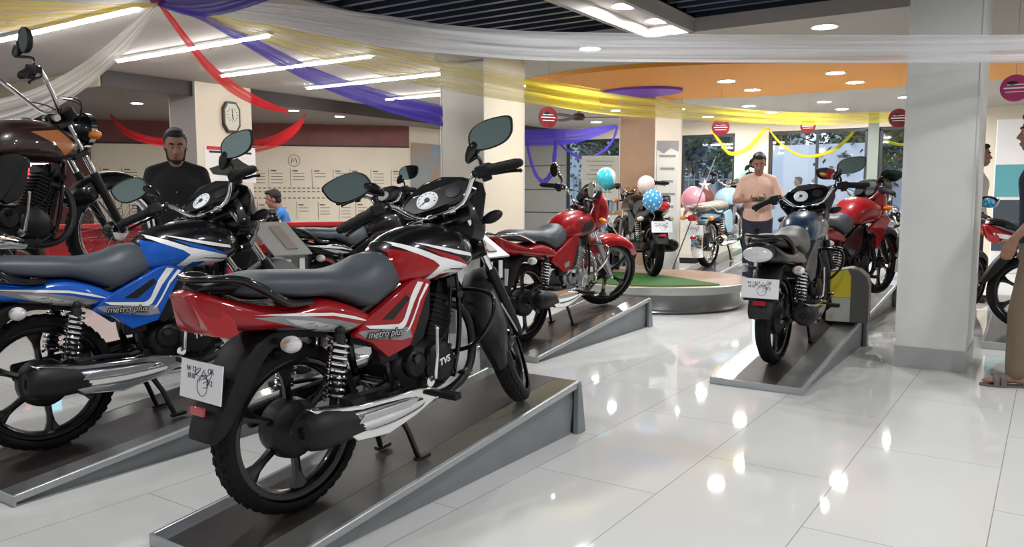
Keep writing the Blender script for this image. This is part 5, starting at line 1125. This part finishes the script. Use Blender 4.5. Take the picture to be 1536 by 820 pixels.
# pole with a star leaning by the podium
a = at(1073,236,11.); b = at(1021,372,10.3); b = a+(b-a)*(a.z/(a.z-b.z)); o = empty('star_wand', b, 0, 'thin dark stand with a white star leaning behind the podium', 'decoration stand'); mb = MB().tube([V(0,0,0), a-b], .008, 8); mb.build('rod', mat('dark rod', (.03,.03,.03), .4), o)
def star(r, c, n1, n2): return [c+n1*(math.sin(k*PI/5)*(r if k%2==0 else r*.4))+n2*(math.cos(k*PI/5)*(r if k%2==0 else r*.4)) for k in range(10)]
nn = RT; st = star(.09, a-b+(b-a)*.22, RT, V(0,0,1)); mb = MB(); fwd = V(-math.sin(TH), math.cos(TH), 0)*.006; mb.add([p-fwd for p in st]+[p+fwd for p in st], [tuple(range(10)), tuple(range(10,20))[::-1]]+[(i,(i+1)%10,10+(i+1)%10,10+i) for i in range(10)]); mb.build('star', white_film, o, 0)
# folded brown parasol near it
c = at(1056,300,12.6); o = empty('parasol', (c.x,c.y,0), 0, 'small reddish brown cloth parasol beside the pink balloon', 'parasol'); mb = MB(); n = 10; vs = [V(0,0,c.z+.32)]
for k in range(n): a = 2*PI*k/n; vs.append(V(.33*math.cos(a), .33*math.sin(a), c.z-.18+.10*math.sin(3*a)))
mb.add(vs, [(0,1+k,1+(k+1)%n) for k in range(n)]); cn = mb.build('canopy', mat('reddish brown cloth', (.22,.075,.06), .7), o, 0); so = cn.modifiers.new('t','SOLIDIFY'); so.thickness = .006
MB().cyl((0,0,0), (0,0,c.z+.3), .012, 8).build('pole', steel, o); MB().cyl((0,0,0), (0,0,.03), .12, 20).build('base', black_plastic, o)
# teal swoosh on the cream pier and white side panel on the right
q0 = ony(1100,300,Y1); q1 = ony(1150,300,Y1); w_ = q1.x-q0.x; mb = MB(); pts = [(q0.x+.03,.2),(q1.x-.03,.2),(q1.x-.03,1.3),(q0.x+w_*.65,1.75),(q0.x+w_*.3,1.72),(q0.x+.03,1.55)]
tag(mb.prism(pts, lambda x,z: V(x,Y1-.012,z), lambda x,z: V(x,Y1-.002,z)).build('wall_graphic', mat('pale teal print', (.35,.56,.50), .5), smooth=0), 'pale teal curved graphic on the cream pier behind the man in pink', 'wall graphic')
c = at(1524,300,12.5); o = empty('exhibition_board', (c.x,c.y,0), TH-.5, 'white display panel with a teal band at the right edge', 'display panel'); MB().box((0,0,1.2), (.62,.05,2.4)).build('panel', white_film, o, bevel=.01); MB().box((0,-.028,1.45), (.60,.006,.5)).build('teal_band', mat('teal band print', (.12,.38,.42), .4), o, 0); MB().box((0,-.028,.75), (.60,.006,.8)).build('dark_band', mat('dark print', (.06,.08,.1), .4), o, 0)
# ---------------------------------------------------------------- outdoors
struct('ground_outside', MB().box((-4,34,-.06), (70,35,.1)), vary(mat('grey asphalt', (.22,.22,.22), .8), (.28,.27,.26), 1.5), smooth=0)
m_hoard = mat('white hoarding sheet', (.80,.80,.86), .5)
def hoard(u0, u1, y, z0, z1, label):
    a = ony(u0,290,y); b = ony(u1,290,y); o = empty('hoarding', ((a.x+b.x)/2, y, 0), 0, label, 'hoarding'); w_ = b.x-a.x
    MB().box((0,0,(z0+z1)/2), (w_,.06,z1-z0)).build('sheet', m_hoard, o, 0)
    for k in range(3): MB().box((-w_/2+w_*k/2,.06,z1/2), (.07,.07,z1)).build('post', steel, o, 0)
    mb = MB()
    for k in range(5): q = V(w_*(-.4+.2*k), -.035, z0+.6+.35*(k%3)); mb.add(star(.09, q, V(1,0,0), V(0,0,1)), [tuple(range(10))])
    mb.build('stars', grey_film, o, 0)
hoard(1146,1300,22.,.3,2.55,'white hoarding with small stars outside the middle window'); hoard(1300,1420,24.,.3,1.9,'low white hoarding outside the window beside the white pillar'); hoard(995,1110,24.,.2,1.15,'low white barrier outside the left window')
bark = mat('bark', (.06,.045,.035), .9); leafm = vary(mat('dark leaves', (.02,.045,.02), .6), (.05,.09,.03), 2)
def tree(x, y, h_, r, label, seed, n=1500):
    rng = random.Random(seed); o = empty('tree', (x,y,0), 0, label, 'tree', 'trees beyond the windows')
    mb = MB().tube(spline([(0,0,0),(.1,0,h_*.3),(-.05,.1,h_*.6),(.1,0,h_*.85)], 5), [.16-.12*i/15 for i in range(16)], 10)
    for k in range(7):
        a = rng.uniform(0,6.28); z = h_*rng.uniform(.35,.7); mb.tube([(0,0,z),(math.cos(a)*r*.4,math.sin(a)*r*.4,z+r*.3),(math.cos(a)*r*.8,math.sin(a)*r*.8,z+r*.45)], [.05,.03,.012], 6)
    mb.build('trunk', bark, o); mb = MB(); cl = [(rng.gauss(0,r*.45), rng.gauss(0,r*.45), h_*.66+rng.gauss(0,r*.45)) for _ in range(26)]
    for _ in range(n):
        c = rng.choice(cl); p = V(*(q+rng.gauss(0,r*.19) for q in c)); a = V(rng.uniform(-1,1),rng.uniform(-1,1),rng.uniform(-.6,.6)).normalized(); b = a.orthogonal().normalized(); s_ = rng.uniform(.07,.13)
        mb.add([p-a*s_, p-b*s_*.5, p+a*s_, p+b*s_*.5], [(0,1,2,3)])
    mb.build('foliage', leafm, o, 0)
for i, (u, y, h_, r, lb) in enumerate(((1040,23,4.2,1.5,'dark leafy tree outside the left window'),(1085,26,5.2,1.6,'leafy tree beside the cream pier outside'),(1175,27,5.6,2.0,'dark tree above the white hoarding, left one'),(1265,28,5.8,2.2,'dark tree above the white hoarding, right one'),(1325,23,4.0,1.5,'bushy tree outside the window beside the white pillar'),(1375,25,4.6,1.6,'tree outside hidden by the white pillar'),(905,24,4.5,1.5,'tree outside the corner window'),(1560,24,4.5,1.6,'tree outside beyond the right edge'))):
    q = ony(u,300,y); tree(q.x, y, h_, r, lb, i, 1500)
def fence(u0, u1, y, label):
    a = ony(u0,290,y); b = ony(u1,290,y); o = empty('iron_fence', (a.x,y,0), 0, label, 'fence'); w_ = b.x-a.x; mb = MB(); x = 0
    while x < w_: mb.box((x,0,.9), (.025,.025,1.8)); x += .16
    for z in (.25,1.65): mb.box((w_/2,0,z), (w_,.04,.04))
    mb.build('bars', mat('grey iron', (.25,.29,.31), .5), o, 0)
fence(1000,1110,21.,'grey iron fence outside the left window'); fence(840,940,21.,'grey iron fence outside the corner window')
def building(x, y, w_, h_, label, col):
    o = empty('building', (x,y,0), 0, label, 'building'); MB().box((0,2,h_/2), (w_,4,h_)).build('wall', mat('facade %.2f' % col[0], col, .8), o, 0); wm = mat('dark window glass', (.04,.05,.07), .2)
    for k in range(int(w_/2)):
        for j in range(int(h_/2.6)):
            f = MB().box((-w_/2+1.2+k*2,-.03,1.5+j*2.6), (1.1,.08,1.3)).build('window', m_frame, o, 0); MB().box((-w_/2+1.2+k*2,-.08,1.5+j*2.6), (.95,.02,1.15)).build('pane', wm, f, 0)
building(-1.5,38,14,9,'pale building across the street outside the middle window',(.42,.44,.46)); building(-17,40,12,8,'grey building across the street outside the left window',(.32,.36,.40)); building(13,40,12,8,'building across the street outside the right windows',(.45,.43,.40))
# ---------------------------------------------------------------- daylight and camera
w = bpy.data.worlds.new('overcast daylight'); w.use_nodes = True; bpy.context.scene.world = w
bg = w.node_tree.nodes['Background']; bg.inputs[0].default_value = (.80,.88,1,1); bg.inputs[1].default_value = DAY
cam = bpy.data.cameras.new('camera'); co = bpy.data.objects.new('camera', cam); C.objects.link(co)
cam.sensor_width = 36; cam.lens = 1200/1536*36; cam.clip_start = .05; cam.clip_end = 200; co.location = CAM
co.rotation_euler = (rad(90)-math.atan(117/1200), 0, TH); sc = bpy.context.scene; sc.camera = co
sc.view_settings.view_transform = 'Standard'; sc.view_settings.look = 'None'; sc.view_settings.gamma = 1; sc.view_settings.use_curve_mapping = False; sc.view_settings.exposure = EXPO
sc.cycles.sample_clamp_indirect = 6; sc.cycles.max_bounces = 8; sc.cycles.transparent_max_bounces = 16; sc.cycles.caustics_reflective = False; sc.cycles.caustics_refractive = False
